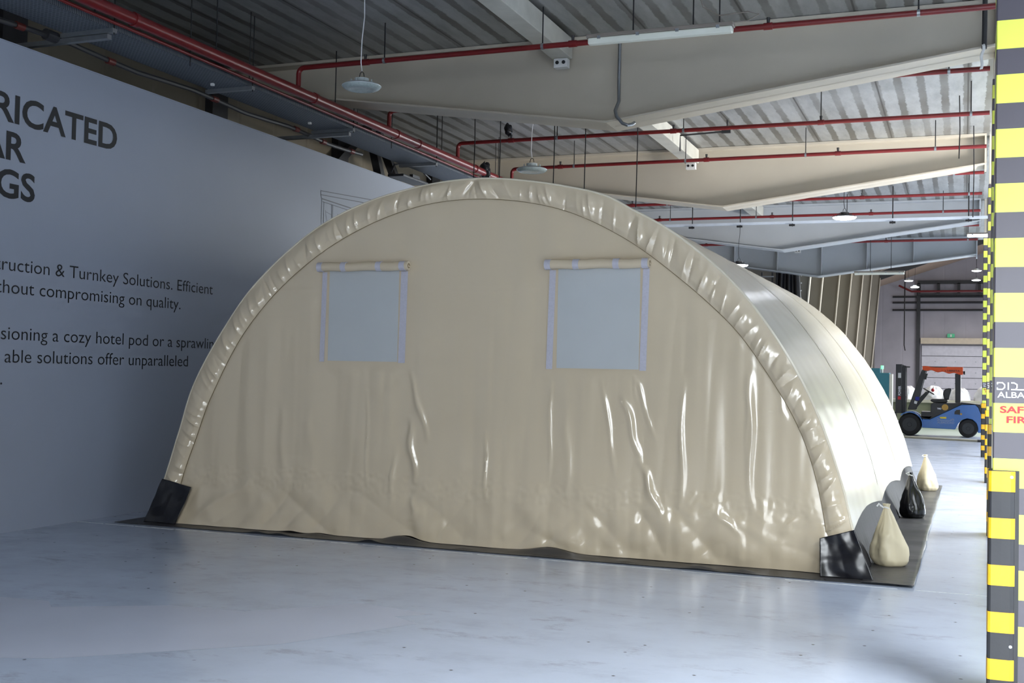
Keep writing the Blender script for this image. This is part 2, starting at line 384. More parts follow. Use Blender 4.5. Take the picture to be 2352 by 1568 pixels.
# header above the opening into the taller hall
struct(B().add([(-5, YM, 5.64), (XR+4, YM, 5.64), (XR+4, YM, 7.2), (2.2, YM, 9.6), (-5, YM, 7.2)], [(0, 1, 2, 3, 4)]).build('wall_header', 'beam_far', solid=0.1))
struct(B().mm((-5.1, YF, 0), (XR+4.1, YF+0.2, 9.7)).build('wall_far', 'farwall'))
# right wall with assumed open doorways
b = B()
for y0, y1, h in ((YB, 0.5, 0), (0.5, 8.5, 4.3), (8.5, 11.5, 0), (11.5, 19.5, 4.3), (19.5, 24, 0), (24, 31, 4.3), (31, YM, 0)):
    b.mm((XR, y0, h), (XR+0.1, y1, 5.64))
struct(b.build('wall_right', 'hallclad'))
b = B()
for x0, x1, h in ((XO-0.1, -1.2, 0), (-1.2, 3.6, 4.3), (3.6, XR+0.1, 0)): b.mm((x0, YB-0.1, h), (x1, YB, 5.64))
struct(b.build('wall_back', 'outer'))  # its doorway behind the camera is assumed
b = B()
for y0, y1, h in ((YM, 39, 0), (39, 51, 5.4), (51, YF, 0)):
    b.mm((XR+0.1, y0, h), (XR+0.2, y1, 7.6))
struct(b.build('wall_hall_right', 'hallclad'))  # opening in this wall is assumed, out of view

# printed partition on the left
wl = struct(B().mm((XL-0.12, YB, 0.0), (XL, 22.0, 4.62)).build('wall_left', 'graphic'))
XT = XL+0.003
RY, UZ = (0, 1, 0), (0, 0, 1)
hb = 0.022
sx1 = fit('ICATED', 9.838-8.418, hb)
wm = font_w('ODULAR', hb)
lettering('headline', 'M', (XT, 8.572-(wm[1]-wm[0])*sx1-0.05, 3.518), RY, UZ, sx1*1.08, 0.271, 'ink', wl, 0.008, 'R')
for body, y1, z in (('PREFABRICATED', 9.838, 3.874), ('ODULAR', 8.572, 3.518), ('BUILDINGS', 8.703, 3.157)):
    lettering('headline', body, (XT, y1, z), RY, UZ, sx1, 0.271, 'ink', wl, hb, 'R')
sx2 = fit('ruction & Turnkey Solutions. Efficient', 11.589-8.322)
sx3 = fit('sioning a cozy hotel pod or', 10.71-8.336)
for body, y1, z, s_ in (('Construction & Turnkey Solutions. Efficient', 11.589, 2.476, sx2), ('without compromising on quality.', 10.986, 2.262, sx2),
        ('envisioning a cozy hotel pod or a sprawling', None, 1.825, sx3), ('able solutions offer unparalleled', 11.152, 1.607, sx3), ('y.', 8.372, 1.40, sx3)):
    if y1 is None:
        a, c = font_w('sioning a cozy hotel pod or a sprawling'); y1 = 8.336 + (c-a)*s_
    lettering('body_text', body, (XT, y1, z), RY, UZ, s_, 0.122, 'ink', wl, -0.004, 'R')
b = B()
for pts, w in (([(14.02, 4.106), (16.2, 4.24)], .012), ([(14.02, 4.051), (16.2, 4.17)], .012), ([(14.02, 4.106), (14.02, 4.051), (14.05, 4.0)], .01),
        ([(14.05, 4.0), (15.6, 3.966)], .016), ([(14.07, 3.96), (15.6, 3.92)], .010), ([(14.05, 4.0), (14.05, 2.6)], .010), ([(14.11, 3.96), (14.11, 2.6)], .010),
        ([(14.33, 3.95), (14.35, 2.6)], .012), ([(14.36, 3.95), (14.38, 2.6)], .008), ([(14.15, 3.85), (14.24, 3.6), (14.25, 3.2)], .007), ([(14.17, 3.83), (14.31, 3.81)], .006),
        ([(14.24, 3.64), (14.32, 3.63)], .006), ([(14.48, 3.84), (14.62, 3.81)], .006), ([(14.7, 3.8), (14.85, 3.78)], .006), ([(14.02, 2.6), (16.2, 2.5)], .012)):
    ribbon(b, pts, w, RY, UZ, (XT, 0, 0))
b.build('house_drawing', 'ink_line', wl, fix=False)
# pale top edge trim
struct(B().mm((XL-0.13, YB, 4.62), (XL+0.006, 22.0, 4.632)).build('trim_1', 'graphic'))

# outer wall posts and braces behind the partition
for i, y in enumerate((6.2, 9.3, 12.9, 16.2, 19.7)):
    o = B().mm((XO, y-0.17, 0), (XO+0.12, y+0.17, 5.6)).build('wall_post', 'steel_dark')
    tag(o, ['dark steel wall post above the top left corner of the panel', 'dark steel wall post rising behind the cable tray bracket near RICATED', 'dark steel wall post behind the printed panel under the first lamp',
            'dark steel wall post left of the crossed braces behind the panel', 'dark steel wall post hidden behind the tent top beside the tray'][i], 'post', 'wall posts behind the printed panel')
for i, (p, q) in enumerate((((XO+0.2, 15.4, 4.5), (XO+0.2, 16.8, 5.6)), ((XO+0.25, 17.1, 5.6), (XO+0.25, 18.3, 4.4)), ((XO+0.5, 16.3, 5.6), (XO+0.5, 17.0, 4.3)))):
    o = B().tube([p, q], 0.09, 4).build('diagonal_brace', 'steel_dark')
    tag(o, ['dark diagonal brace leaning right behind the panel, leftmost of three', 'dark diagonal brace leaning left, nearest the tent top', 'thin dark diagonal brace between the other two braces'][i], 'brace', 'wall braces behind the printed panel')

# ------------------------------------------------------------------ roof beams
def make_beam(y, label, mat, tz=(5.25, 4.57, 5.13), stiff=False):
    t = thing('roof_beam', label, 'beam', (-4.5, y, 5.6), 'tapered roof beams')
    xs = (XO+0.12, -3.95, 0.30); z0 = tz[0]+ (tz[0]-tz[1])*0.12
    B().prism([(xs[0], 5.62), (xs[2], 5.62), (xs[2], tz[2]), (xs[1], tz[1]), (xs[0], z0)], 'Y', y-0.01, y+0.01).build('web', mat, t)
    w = 0.25
    b = B()
    for (xa, za), (xb, zb) in (((xs[0], z0), (xs[1], tz[1])), ((xs[1], tz[1]), (xs[2], tz[2]))):
        b.prism([(xa, za), (xb, zb), (xb, zb+0.022), (xa, za+0.022)], 'Y', y-w, y+w)
    b.build('bottom_flange', mat, t)
    B().mm((xs[0], y-0.2, 5.6), (xs[2], y+0.2, 5.635)).build('top_flange', mat, t)
    B().mm((0.27, y-0.2, 5.05), (0.30, y+0.2, 5.6)).build('end_plate', mat, t)
    if stiff:
        for k in range(6):
            x = -7.6 + k*1.25; zb = interp([(xs[0], z0), (xs[1], tz[1]), (xs[2], tz[2])], x)
            B().mm((x-0.01, y-0.18, zb+0.02), (x+0.01, y-0.01, 5.6)).build('stiffener', mat, t)
    return t
make_beam(13.2, 'nearest cream tapered roof beam with galvanised conduit running down its web', 'beam')
make_beam(20.2, 'second cream tapered roof beam, behind the unlit lamp right of the tray', 'beam')
make_beam(27.2, 'third tapered roof beam, greyer, behind the lit hanging lamp', 'beam_far')
make_beam(34.2, 'farthest tapered roof beam with vertical stiffeners above the far wall', 'beam_far', stiff=True)

# struts along the roof ridge and their end brackets
ST = ((-4.5, YB, 12.95, 'white box strut at the top edge ending on the nearest beam'), (-4.5, 13.45, 19.98, 'pale box strut between the nearest and second beams'),
      (-4.5, 20.4, 26.98, 'pale box strut between the second and third beams'), (-4.5, 27.4, 33.98, 'pale box strut between the third and farthest beams'))
for x, y0, y1, lb in ST:
    o = B().mm((x-0.12, y0, 5.36), (x+0.12, y1, 5.60)).build('roof_strut', 'strut', bevel=0.008); tag(o, lb, 'strut', 'roof struts between the beams')
for y, lb in ((12.95, 'white twin-hole bracket under strut end on the nearest beam'), (19.95, 'white twin-hole bracket on the second beam above the right tent window'), (33.9, 'small white twin-hole bracket on the farthest beam')):
    t = thing('strut_bracket', lb, 'bracket', (-4.5, y, 5.3), 'twin-hole brackets on the beams')
    B().box((-4.5, y-0.04, 5.30), (0.17, 0.10, 0.11)).build('plate', 'white', t, bevel=0.006)
    for dx in (-0.04, 0.04): B().lathe([(0.022, -0.004), (0.022, 0.004)], (-4.5+dx, y-0.092, 5.305), 14, 'Y').build('hole', 'black', t)

# ------------------------------------------------------------------ sprinkler pipes
t = thing('sprinkler_main', 'thick red main fire pipe running along the cable tray', 'pipe', (-7.45, 14, 4.92))
B().tube([(-7.45, YB, 4.92), (-7.45, 34.4, 4.92)], 0.06, 14).build('pipe', 'red', t, True)
for y in (8.9, 12.2, 14.4, 15.1, 17.2, 19.0, 21.8): B().lathe([(0.07, -0.03), (0.07, 0.03)], (-7.45, y, 4.92), 14, 'Y').build('coupling', 'red', t, True)
for y in (7.8, 10.2, 12.7, 15.9, 18.2, 21): B().tube([(-7.45, y, 4.98), (-7.45, y, 5.64)], 0.007, 6).build('hanger_rod', 'rod', t)
t = thing('sprinkler_feed', 'thin red pipe just below the main fire pipe', 'pipe', (-7.56, 14, 4.87))
B().tube([(-7.575, YB, 4.865), (-7.575, 30, 4.865)], 0.018, 10).build('pipe', 'red', t, True)
for y in (8.5, 11, 13.5, 16): B().tube([(-7.575, y, 4.88), (-7.575, y, 5.64)], 0.005, 6).build('hanger_rod', 'rod', t)
PIPES = [(11.83, 'nearest red cross pipe passing in front of the nearest beam'), (14.17, 'red cross pipe just behind the nearest beam'), (16.5, 'red cross pipe between the nearest and second beams'),
         (18.83, 'red cross pipe in front of the second beam'), (21.17, 'red cross pipe just behind the second beam'), (23.5, 'red cross pipe between the second and third beams'),
         (25.83, 'red cross pipe in front of the third beam'), (28.2, 'red cross pipe just behind the third beam'), (31.0, 'red cross pipe in front of the farthest beam')]
for i, (y, lb) in enumerate(PIPES):
    z = 5.2; t = thing('sprinkler_branch', lb, 'pipe', (-3.5, y, z), 'red cross pipes'); xr = 0.28 if i != 1 else 0.24
    xl = -7.45
    arc = [(xl, y, 4.982), (xl, y, z-0.07)] + [(xl+0.07*(1-math.cos(a)), y, z-0.07+0.07*math.sin(a)) for a in (0.4, 0.8, 1.2, 1.57)] + [(xr, y, z)]
    B().tube(arc, 0.03, 12).build('pipe', 'red', t, True)
    for k in range(4):
        x = -6.3 + k*1.95 + (i % 3)*0.25
        if x < 0.2:
            B().tube([(x, y, z), (x, y, 5.64)], 0.008, 6).build('hanger_rod', 'rod', t)
            B().lathe([(0.036, -0.015), (0.036, 0.015)], (x, y, z), 12, 'X').build('clamp', 'galv', t)
    for x in (-6.55, -4.0, -1.9):
        B().lathe([(0.038, -0.045), (0.038, 0.045)], (x, y, z), 12, 'X').build('coupling', 'red', t, True)
        B().tube([(x, y, z+0.03), (x, y, z+0.09)], [0.014, 0.02], 8).build('sprinkler_head', 'steel_dark', t)

# ------------------------------------------------------------------ cable tray
t = thing('cable_tray', 'perforated galvanised cable tray hung along the left wall top', 'cable tray', (-7.95, 14, 4.84))
B().mm((-8.22, YB, 4.83), (-7.66, 30, 4.836)).build('tray_bed', 'tray', t)
B().mm((-7.664, YB, 4.83), (-7.658, 30, 4.91)).build('side_rail', 'tray', t)
B().mm((-8.222, YB, 4.83), (-8.216, 30, 4.91)).build('side_rail', 'tray', t)
for y in (8.83, 11.15, 13.5, 16.1, 18.5, 21): B().mm((-8.26, y-0.03, 4.79), (-7.62, y+0.03, 4.83)).build('cross_channel', 'galv', t)
for y in (8.83, 10.0, 11.15, 13.5, 14.6, 16.1, 18.5, 21): B().tube([(-7.63, y, 4.77), (-7.63, y, 5.64)], 0.006, 6).build('hanger_rod', 'rod', t)
for y in (8.9, 10.9, 13.0): B().box((-8.0, y, 4.818), (0.035, 0.035, 0.03)).build('cable_clip', 'white', t)
for i, (y, x0) in enumerate(((13.53, -9.3), (8.85, -9.3))):
    o = B().mm((x0, y-0.03, 4.74), (-7.7, y+0.03, 4.785)).build('wall_bracket', 'galv')
    tag(o, ['long grey channel arm above the panel edge carrying the tray', 'grey channel arm at top left carrying the tray'][i], 'bracket', 'channel arms under the tray')
b = B(); b.tube([(-8.33, y, 4.78 + 0.02*math.sin(y*3)) for y in [k*0.5-6 for k in range(43)]], 0.028, 8)
t = thing('wall_conduit', 'grey cable conduit with red bands running beside the tray', 'conduit', (-8.33, 8, 4.78)); b.build('conduit', 'steel_dark', t, True)
for y in (8.35, 9.6, 11.4, 13.2, 13.9, 14.7): B().lathe([(0.036, -0.05), (0.036, 0.05)], (-8.33, y, 4.78+0.02*math.sin(y*3)), 12, 'Y').build('band', 'rust', t)
for y in (7.5, 7.75, 8.75): B().lathe([(0.055, -0.07), (0.055, 0.07)], (-8.33, y, 4.78+0.02*math.sin(y*3)), 12, 'Y').build('coupling', 'steel_dark', t)
# dark floodlight and cable on the panel top, black wrap on the main, rag on a pipe
t = thing('floodlight', 'black flat floodlight on the panel top beside the tent crest', 'lamp', (-8.3, 16.6, 4.635))
B().mm((-8.42, 16.0, 4.636), (-8.14, 16.9, 4.675)).build('housing', 'black', t, bevel=0.01)
B().mm((-8.31, 16.55, 4.675), (-8.25, 16.8, 4.76)).build('bracket', 'black', t)
B().tube([(-8.3, 15.9, 4.68), (-8.3, 16.0, 4.82), (-8.3, 16.4, 4.9), (-8.3, 17.0, 4.88), (-8.3, 17.3, 4.8)], 0.014, 8).build('cable', 'black', t, True)
def rag(name, c, r, s, label, cat):
    b = B(); c = Vector(c)
    b.grid(lambda u, v: c + Vector((math.cos(u*6.2832)*math.sin(v*3.1416), math.sin(u*6.2832)*math.sin(v*3.1416)*1.1, math.cos(v*3.1416)*s))*r*(1+0.45*nz(u*4 if u < 1 else 0, v*5, r*40)), 20, 12)
    return tag(b.build(name, 'blackpvc', None, True), label, cat)
rag('plastic_wrap', (-7.45, 17.6, 4.95), 0.10, 1.4, 'black plastic bag tied around the main red pipe', 'bag')
rag('cloth_rag', (-6.6, 16.5, 5.36), 0.06, 1.5, 'small black rag caught on the cross pipe hanger', 'rag')
# conduit on the nearest beam
t = thing('beam_conduit', 'galvanised conduit bent around the bottom of the nearest beam', 'conduit', (-3.84, 12.9, 5.0))
B().tube([(-3.85, 13.13, 5.6), (-3.85, 13.12, 5.1), (-3.84, 13.10, 4.85), (-3.83, 12.92, 4.70), (-3.80, 12.88, 4.62), (-3.72, 12.86, 4.53), (-3.66, 12.86, 4.505), (-3.62, 12.9, 4.52), (-3.62, 13.0, 4.56)], 0.02, 10).build('conduit', 'galv', t, True)
t = thing('drop_conduit', 'dark drop conduit with torn white tape near the striped columns', 'conduit', (0.16, 12.8, 5.2))
B().tube([(0.165, 12.88, 5.6), (0.16, 12.88, 5.08)], 0.026, 10).build('conduit', 'steel_dark', t, True)
B().grid(lambda u, v: (0.15+0.03*(u-0.5)+0.02*nz(v*3, 1)-0.02*v, 12.84, 5.12-0.26*v+0.01*nz(u*5, v*4)), 3, 10).build('tape', 'white', t, True, solid=0.002)
# thin services on the third beam
t = thing('cable_duct', 'pale blue cable duct with wire hooks in front of the third beam', 'duct', (-3, 25, 4.94))
B().mm((-7.2, 24.96, 4.92), (0.45, 25.04, 4.97)).build('duct', 'duct', t)
for x in (-5.6, -4.55, -3.44, -1.41, 0.05):
    B().tube([(x, 25, 4.86), (x, 25, 5.64)], 0.012, 6).build('hanger_rod', 'rod', t); B().mm((x-0.06, 24.9, 4.86), (x+0.06, 24.95, 4.90)).build('hook', 'rod', t)
# free-hanging rods and chains behind the tent
for i, (x, y, z, lb) in enumerate(((-6.52, 15, 4.2, 'thin hanging chain with knot, leftmost of the wires over the tent'), (-6.21, 15.2, 4.1, 'thin hanging wire right of the black rag'), (-5.32, 15, 4.0, 'thin wire hanging right of the unlit second lamp'),
        (-4.87, 15, 3.9, 'thin wire hanging left of the bracket wire'), (-4.19, 15.2, 3.9, 'wire hanging from a bent conduit above the right tent window'), (0.10, 19.4, 4.2, 'thin chain hanging beside the striped columns'), (-0.1, 17.3, 4.75, 'short chain near the striped columns below the nearest beam'))):
    tag(B().tube([(x, y, 5.64), (x+0.01, y, (z+5.6)/2), (x, y, z)], 0.008, 6).build('hanging_wire', 'rod'), lb, 'wire', 'wires hanging from the roof deck')
t = thing('bent_conduit', 'thin bent conduit under the roof deck above the hanging wire', 'conduit', (-4.0, 18, 5.4))
B().tube([(-4.25, 18.0, 5.20), (-4.25, 18.0, 5.45), (-3.55, 18.0, 5.47), (-3.5, 18.0, 5.47), (-3.5, 18.0, 5.64)], 0.014, 8).build('conduit', 'steel_dark', t, True); B().box((-3.52, 18.0, 5.47), (0.14, 0.05, 0.05)).build('box', 'steel_dark', t)

# ------------------------------------------------------------------ lamps
def hall_z(x): return 7.17 + (x+5.0)/7.2*2.4
def highbay(x, y, z, label, lit=False, dark=False, d=0.43, ztop=5.64):
    t = thing('highbay_lamp', label, 'lamp', (x, y, z), 'round hanging lamps'); r = d/2; h = 'black' if dark else 'whitemet'
    B().lathe([(0.25*r, 0.085), (0.36*r, 0.08), (0.36*r, 0.045), (0.5*r, 0.035), (0.9*r, 0.014), (r, 0.0), (0.99*r, -0.006), (0.93*r, -0.010)], (x, y, z), 40).build('housing', h, t, True)
    B().lathe([(0.975*r, -0.006), (0.93*r, -0.022), (0.82*r, -0.036), (0.62*r, -0.044), (0.58*r, -0.040), (0.3*r, -0.044), (0.1*r, -0.044)], (x, y, z), 40).build('lens', 'lens_on' if lit else 'lens', t, True)
    for k in range(8):
        a = k*math.pi/4; B().box((x+0.55*r*math.cos(a), y+0.55*r*math.sin(a), z+0.05), (0.012, 0.012, 0.03)).build('fin', h, t)
    B().tube([(x-0.03, y, z+0.10), (x-0.02, y, z+0.14), (x, y, z+0.16), (x+0.02, y, z+0.14), (x+0.03, y, z+0.10)], 0.005, 6).build('hook', 'rod', t)
    B().tube([(x, y, z+0.16), (x-0.015, y, z+0.26), (x-0.01, y, z+0.5), (x+0.015, y, z+0.75), (x+0.01, y, ztop)], 0.006, 6).build('cable', 'cord' if not (lit or dark) else 'rod', t, True)
    return t
highbay(-6.13, 11.0, 4.69, 'nearest round unlit lamp hanging before the nearest beam')
highbay(-5.60, 14.9, 4.43, 'round unlit lamp hanging just above the tent crest')
highbay(-2.05, 21.6, 4.565, 'round lit lamp hanging before the third beam', True, True)
highbay(-4.84, 26.5, 4.206, 'small dark lamp peeking over the tent roof', True, True)
def fluo(x0, x1, y, z, label, lit=False):
    t = thing('fluorescent_lamp', label, 'lamp', ((x0+x1)/2, y, z), 'long tube lamps'); h = 0.085
    B().prism([(y-0.05, z), (y-0.035, z-0.055), (y+0.035, z-0.055), (y+0.05, z)], 'X', x0+0.01, x1-0.01).build('diffuser', 'tube_on' if lit else 'diffuser', t, bevel=0.012)
    B().mm((x0, y-0.055, z), (x1, y+0.055, z+0.035)).build('body', 'brown', t, bevel=0.006)
    for k in range(4):
        x = x0 + (x1-x0)*(0.09+0.27*k); B().mm((x-0.015, y-0.06, z-0.015), (x+0.015, y+0.06, z+0.012)).build('clip', 'galv', t)
    for x in (x0+0.32*(x1-x0), x0+0.73*(x1-x0)): B().tube([(x, y, z+0.03), (x, y, 5.64)], 0.007, 6).build('chain', 'rod', t)
    return t
t = fluo(-3.27, -1.92, 10.1, 4.70, 'dusty unlit tube lamp hanging before the nearest beam')
B().tube([(-1.99, 10.1, 4.735), (-1.80, 10.1, 4.74), (-1.70, 10.1, 4.79), (-1.80, 10.1, 4.82), (-2.05, 10.1, 4.81), (-2.2, 10.1, 4.90), (-2.28, 10.1, 5.2), (-2.29, 10.1, 5.64)], 0.006, 6).build('cable', 'brown', t, True)
fluo(-2.57, -1.38, 29.7, 4.28, 'unlit tube lamp hanging under the farthest beam')
fluo(0.02, 1.3, 27.0, 4.84, 'bright lit tube lamp half hidden by the striped columns', True)

# ------------------------------------------------------------------ striped columns
def make_column(y, x, label):
    t = thing('column', label, 'column', (x, y, 0), 'striped steel columns'); w, d = 0.30, 0.30
    B().mm((x, y, 0), (x+w, y+d, 4.84)).build('striped_wrap', 'stripe', t, bevel=0.006)
    B().mm((x+0.012, y+0.012, 4.84), (x+w-0.012, y+d-0.012, 5.64)).build('shaft', 'beam', t)
    # safety sign on the front face
    yf = y-0.003; R, U = (1, 0, 0), (0, 0, 1); dz = -0.003
    b = B(); ox, oz, h = x+0.018, 1.577+dz, 0.033
    for pts in ([(0, .2), (0, 0), (.7, 0), (1.0, .3), (1.0, .7), (.7, 1.0), (0, 1.0), (0, .8)], [(1.5, 0), (1.5, 1)], [(1.95, 1.0), (2.3, 1.0), (2.7, .75), (2.7, .3), (2.5, 0), (1.95, 0)], [(2.5, 0), (5.6, 0)],
                [(5.6, 0), (5.6, .6)], [(6.2, 0), (6.2, 1), (7.0, 1), (7.0, 0)], [(7.5, 0), (7.5, 1)]):
        ribbon(b, [(p[0]*h, p[1]*h) for p in pts], 0.0062, R, U, (ox, yf, oz))
    sg = b.build('company_emblem', 'signwhite', t, fix=False)
    lettering('company_name', 'ALBADDAD', (x+0.018, yf, 1.536+dz), R, U, fit('ALBA', 0.125, 0.012), 0.029, 'signwhite', t, 0.012)
    lettering('safety_text', 'SAFETY', (x+0.031, yf, 1.458), R, U, fit('SAF', 0.108, 0.03), 0.034, 'signred', t, 0.03)
    lettering('safety_text', 'FIRST', (x+0.061, yf, 1.409), R, U, fit('SAF', 0.108, 0.03), 0.034, 'signred', t, 0.03)
    # rubber corner guard
    q = 0.016; g0 = 0.02; L = 0.117
    prof = [(x+L-0.016, y-g0*0.35), (x+L-0.016, y-g0*0.5), (x+L*0.7, y-g0*0.9), (x+L*0.35, y-g0), (x-0.004, y-g0), (x-g0*0.75, y-g0*0.75), (x-g0, y+0.004), (x-g0, y+L*0.4), (x-g0*0.6, y+L), (x-0.001, y+L), (x-0.001, y-0.001), (x+L-0.016, y-0.001)]
    g = B().prism(prof, 'Z', 0.0, 1.176).build('corner_guard', 'rubber', t, bevel=0.003)
    B().mm((x+L-0.016, y-g0*0.45, 0.0), (x+L+0.004, y-0.001, 1.176)).build('guard_edge', 'rubber', g)
    ins = prof[1:9]
    for k in range(5):
        z1 = 1.172-0.2295*k; z0 = z1-0.1
        cx, cy = x+0.03, y+0.03
        outer = []
        for (px, py) in ins:
            v = Vector((px-cx, py-cy)); outer.append((px + v.x*0.03, py + v.y*0.04 - 0.0004))
        B().prism(outer + [(x-0.002, y+L*0.9), (x-0.002, y-0.002), (x+L-0.02, y-0.002)], 'Z', z0, z1).build('reflector', 'reflector', g)
    for z in (1.145, 0.32): B().lathe([(0.008, -0.004), (0.006, 0.004)], (x+L-0.03, y-0.017, z), 12, 'Y').build('bolt', 'galv', g)
    return t
c1 = make_column(6.2, 0.134, 'nearest striped column at the right edge with SAFETY FIRST sign')
for y, x, lb in ((13.2, 0.25, 'second striped column from the camera, mostly hidden by the nearest'), (20.2, 0.335, 'third striped column from the camera'), (27.2, 0.365, 'fourth striped column from the camera, farthest one seen')):
    c = dup(c1, (x, y, 0), lb)

# ------------------------------------------------------------------ tent
TY0, TY1 = 9.8, 18.8
tent = thing('tent', 'large cream arched PVC tent with two roll-up windows', 'tent', (-4.25, 9.8, 0.0))
OUT = [(-7.80, 0), (-7.63, .44), (-7.46, .95), (-7.29, 1.44), (-6.94, 2.01), (-6.54, 2.49), (-5.88, 2.99), (-5.11, 3.28), (-4.16, 3.39), (-3.15, 3.24), (-2.70, 3.04), (-2.31, 2.81), (-1.88, 2.45), (-1.59, 2.11), (-1.32, 1.70), (-1.12, 1.30), (-.94, .80), (-.84, .40), (-.75, 0)]
INN = [(-7.50, 0), (-7.42, .44), (-7.25, .90), (-7.09, 1.30), (-6.73, 1.93), (-6.24, 2.45), (-5.61, 2.87), (-4.87, 3.14), (-4.16, 3.20), (-3.43, 3.09), (-2.82, 2.82), (-2.30, 2.45), (-1.84, 2.04), (-1.55, 1.66), (-1.30, 1.25), (-1.15, .86), (-1.05, .40), (-1.02, 0)]
INB = [((p[0]+4.2)*1.02-4.2, p[1]+(0.06 if p[1] > 0 else 0)) for p in INN]
def arch_x(P, z, side):
    Q = [(p[1], p[0]) for p in P if (p[0] < -4.15) == (side < 0) or abs(p[0]+4.16) < 0.02]
    Q.sort(); return interp(Q, z)
def arch_z(P, x):
    return interp(P, x)
WIN = ((-5.86, -4.88, 1.66, 2.64), (-3.52, -2.54, 1.63, 2.64))
FOLD = [((-4.87, 1.60), (-4.66, 0.95), .030, .020), ((-4.86, 1.15), (-4.79, 0.55), .045, .034), ((-4.80, .5), (-4.80, .2), .04, .02), ((-2.78, 1.40), (-2.62, .85), .035, .028), ((-2.62, .85), (-2.44, .40), .040, .036), ((-2.98, 1.55), (-2.84, .70), .022, .016),
        ((-2.257, 1.60), (-2.25, .45), .028, .020), ((-1.675, 1.62), (-1.66, .50), .034, .024), ((-1.70, 1.60), (-1.70, .9), .015, .010), ((-2.68, 1.60), (-2.50, 1.05), .022, .016), ((-3.46, 1.56), (-3.46, .60), .022, .016),
        ((-5.31, 1.40), (-5.30, .42), .018, .012), ((-4.08, 1.05), (-4.07, .40), .022, .014), ((-2.70, 1.63), (-2.66, 1.35), .014, .010), ((-6.3, 1.3), (-6.2, .4), .05, .010), ((-1.45, 1.5), (-1.38, 1.25), .02, .012), ((-3.3, 1.3), (-3.28, .5), .04, .012), ((-5.0, .9), (-5.05, .3), .03, .012),
        ((-5.95, 1.3), (-5.9, .5), .05, .010), ((-1.95, .45), (-1.75, .28), .03, .018), ((-1.4, .3), (-1.28, .45), .03, .02), ((-7.3, .05), (-6.55, .5), .05, .02), ((-2.1, .5), (-1.4, .2), .07, .02)]
def front_y(x, z):
    y = TY0 + 0.0*x
    k = max(0.0, 1-z/0.35); y += (-0.06 + 0.13*(x+7.5)/6.5)*k*k
    m = 1.0
    for x0, x1, z0, z1 in WIN:
        dx = max(x0-x, x-x1, 0)/0.10; dz = max(z0-z, z-z1, 0)/0.10; m = min(m, min(1.0, math.hypot(dx, dz)))
    low = 1.0 if z < 1.6 else max(0.35, 1-(z-1.6)*0.8)
    right = 0.55 + 0.45*min(1, max(0, (x+6.5)/3))
    d = 0.015*nz(x*2.2, z*0.22, 3.1)*low + 0.012*nz(x*5.0+0.4*z, z*0.35, 9.7)*low + 0.006*(0.5-2*abs(nz(x*5.5-0.3*z, z*0.3, 17.7)))*low + 0.004*nz(x*15, z*0.6, 4.4)*low*right
    if z < 0.75:
        q = 1 - max(0, (z-0.35))/0.4 if z > 0.35 else 1
        e = min(1, z/0.06)
        d += q*(0.5+0.5*e)*(0.028*nz(x*1.7, z*2.0, 21.0) + 0.013*nz(x*4.0+z*2, z*3.5, 33.0) + 0.002*nz(x*11, z*9, 5.0))
    if z < 0.5:
        q2 = min(1, (0.5-z)/0.15)*min(1, 0.3+z/0.1); d += q2*(0.022*(0.5-2*abs(nz(x*2.1+z*1.8, z*1.2, 41.0))) + 0.014*(0.5-2*abs(nz(x*3.7-z*2.6, z*1.6, 57.0))))
    if 0.40 < z < 0.62: d += 0.004*nz(x*26, z*20, 8.0)
    if z > 2.1: d += 0.006*nz(x*5.5+z*0.8, z*0.5, 14)
    for (ax, az), (bx, bz), w, a in FOLD:
        L2 = (bx-ax)**2+(bz-az)**2; s = ((x-ax)*(bx-ax)+(z-az)*(bz-az))/L2
        if -0.1 < s < 1.1:
            sc = min(1, max(0, s)); px, pz = ax+(bx-ax)*sc, az+(bz-az)*sc
            px += 0.35*w*math.sin(s*9+ax*5); w = w*(0.75+0.5*abs(nz(z*3, ax*9)))
            dd = math.hypot(x-px, z-pz)
            if dd < 3*w:
                d -= a*math.exp(-(dd/w)**2)*math.sin(math.pi*min(1, max(0, 0.06+0.88*s)))**0.8 * (0.85 if ax < -3.9 else 0.66)
    if abs(z-2.37) < 0.012: d -= 0.0015
    return y - 0.0 + d*m
def front(u, v):
    z = 3.255*v
    xl = arch_x(INB, z, -1); xr = arch_x(INB, z, 1)
    x = xl+(xr-xl)*u; lift = 0.0
    if z < 0.2:
        for hx, hw, hh in ((-4.87, .17, .05), (-3.44, .20, .045), (-6.1, .1, .012), (-5.8, .1, .012)): lift += hh*math.exp(-((x-hx)/hw)**2)*(1-z/0.2)
    ef = min(1.0, u/0.03, (1-u)/0.03) if z > 0.4 else 1.0
    return (x, TY0+(front_y(x, z)-TY0)*ef, z+0.012+lift)
B().grid(front, 420, 230).build('end_panel', 'pvc', tent, True, fix=False)
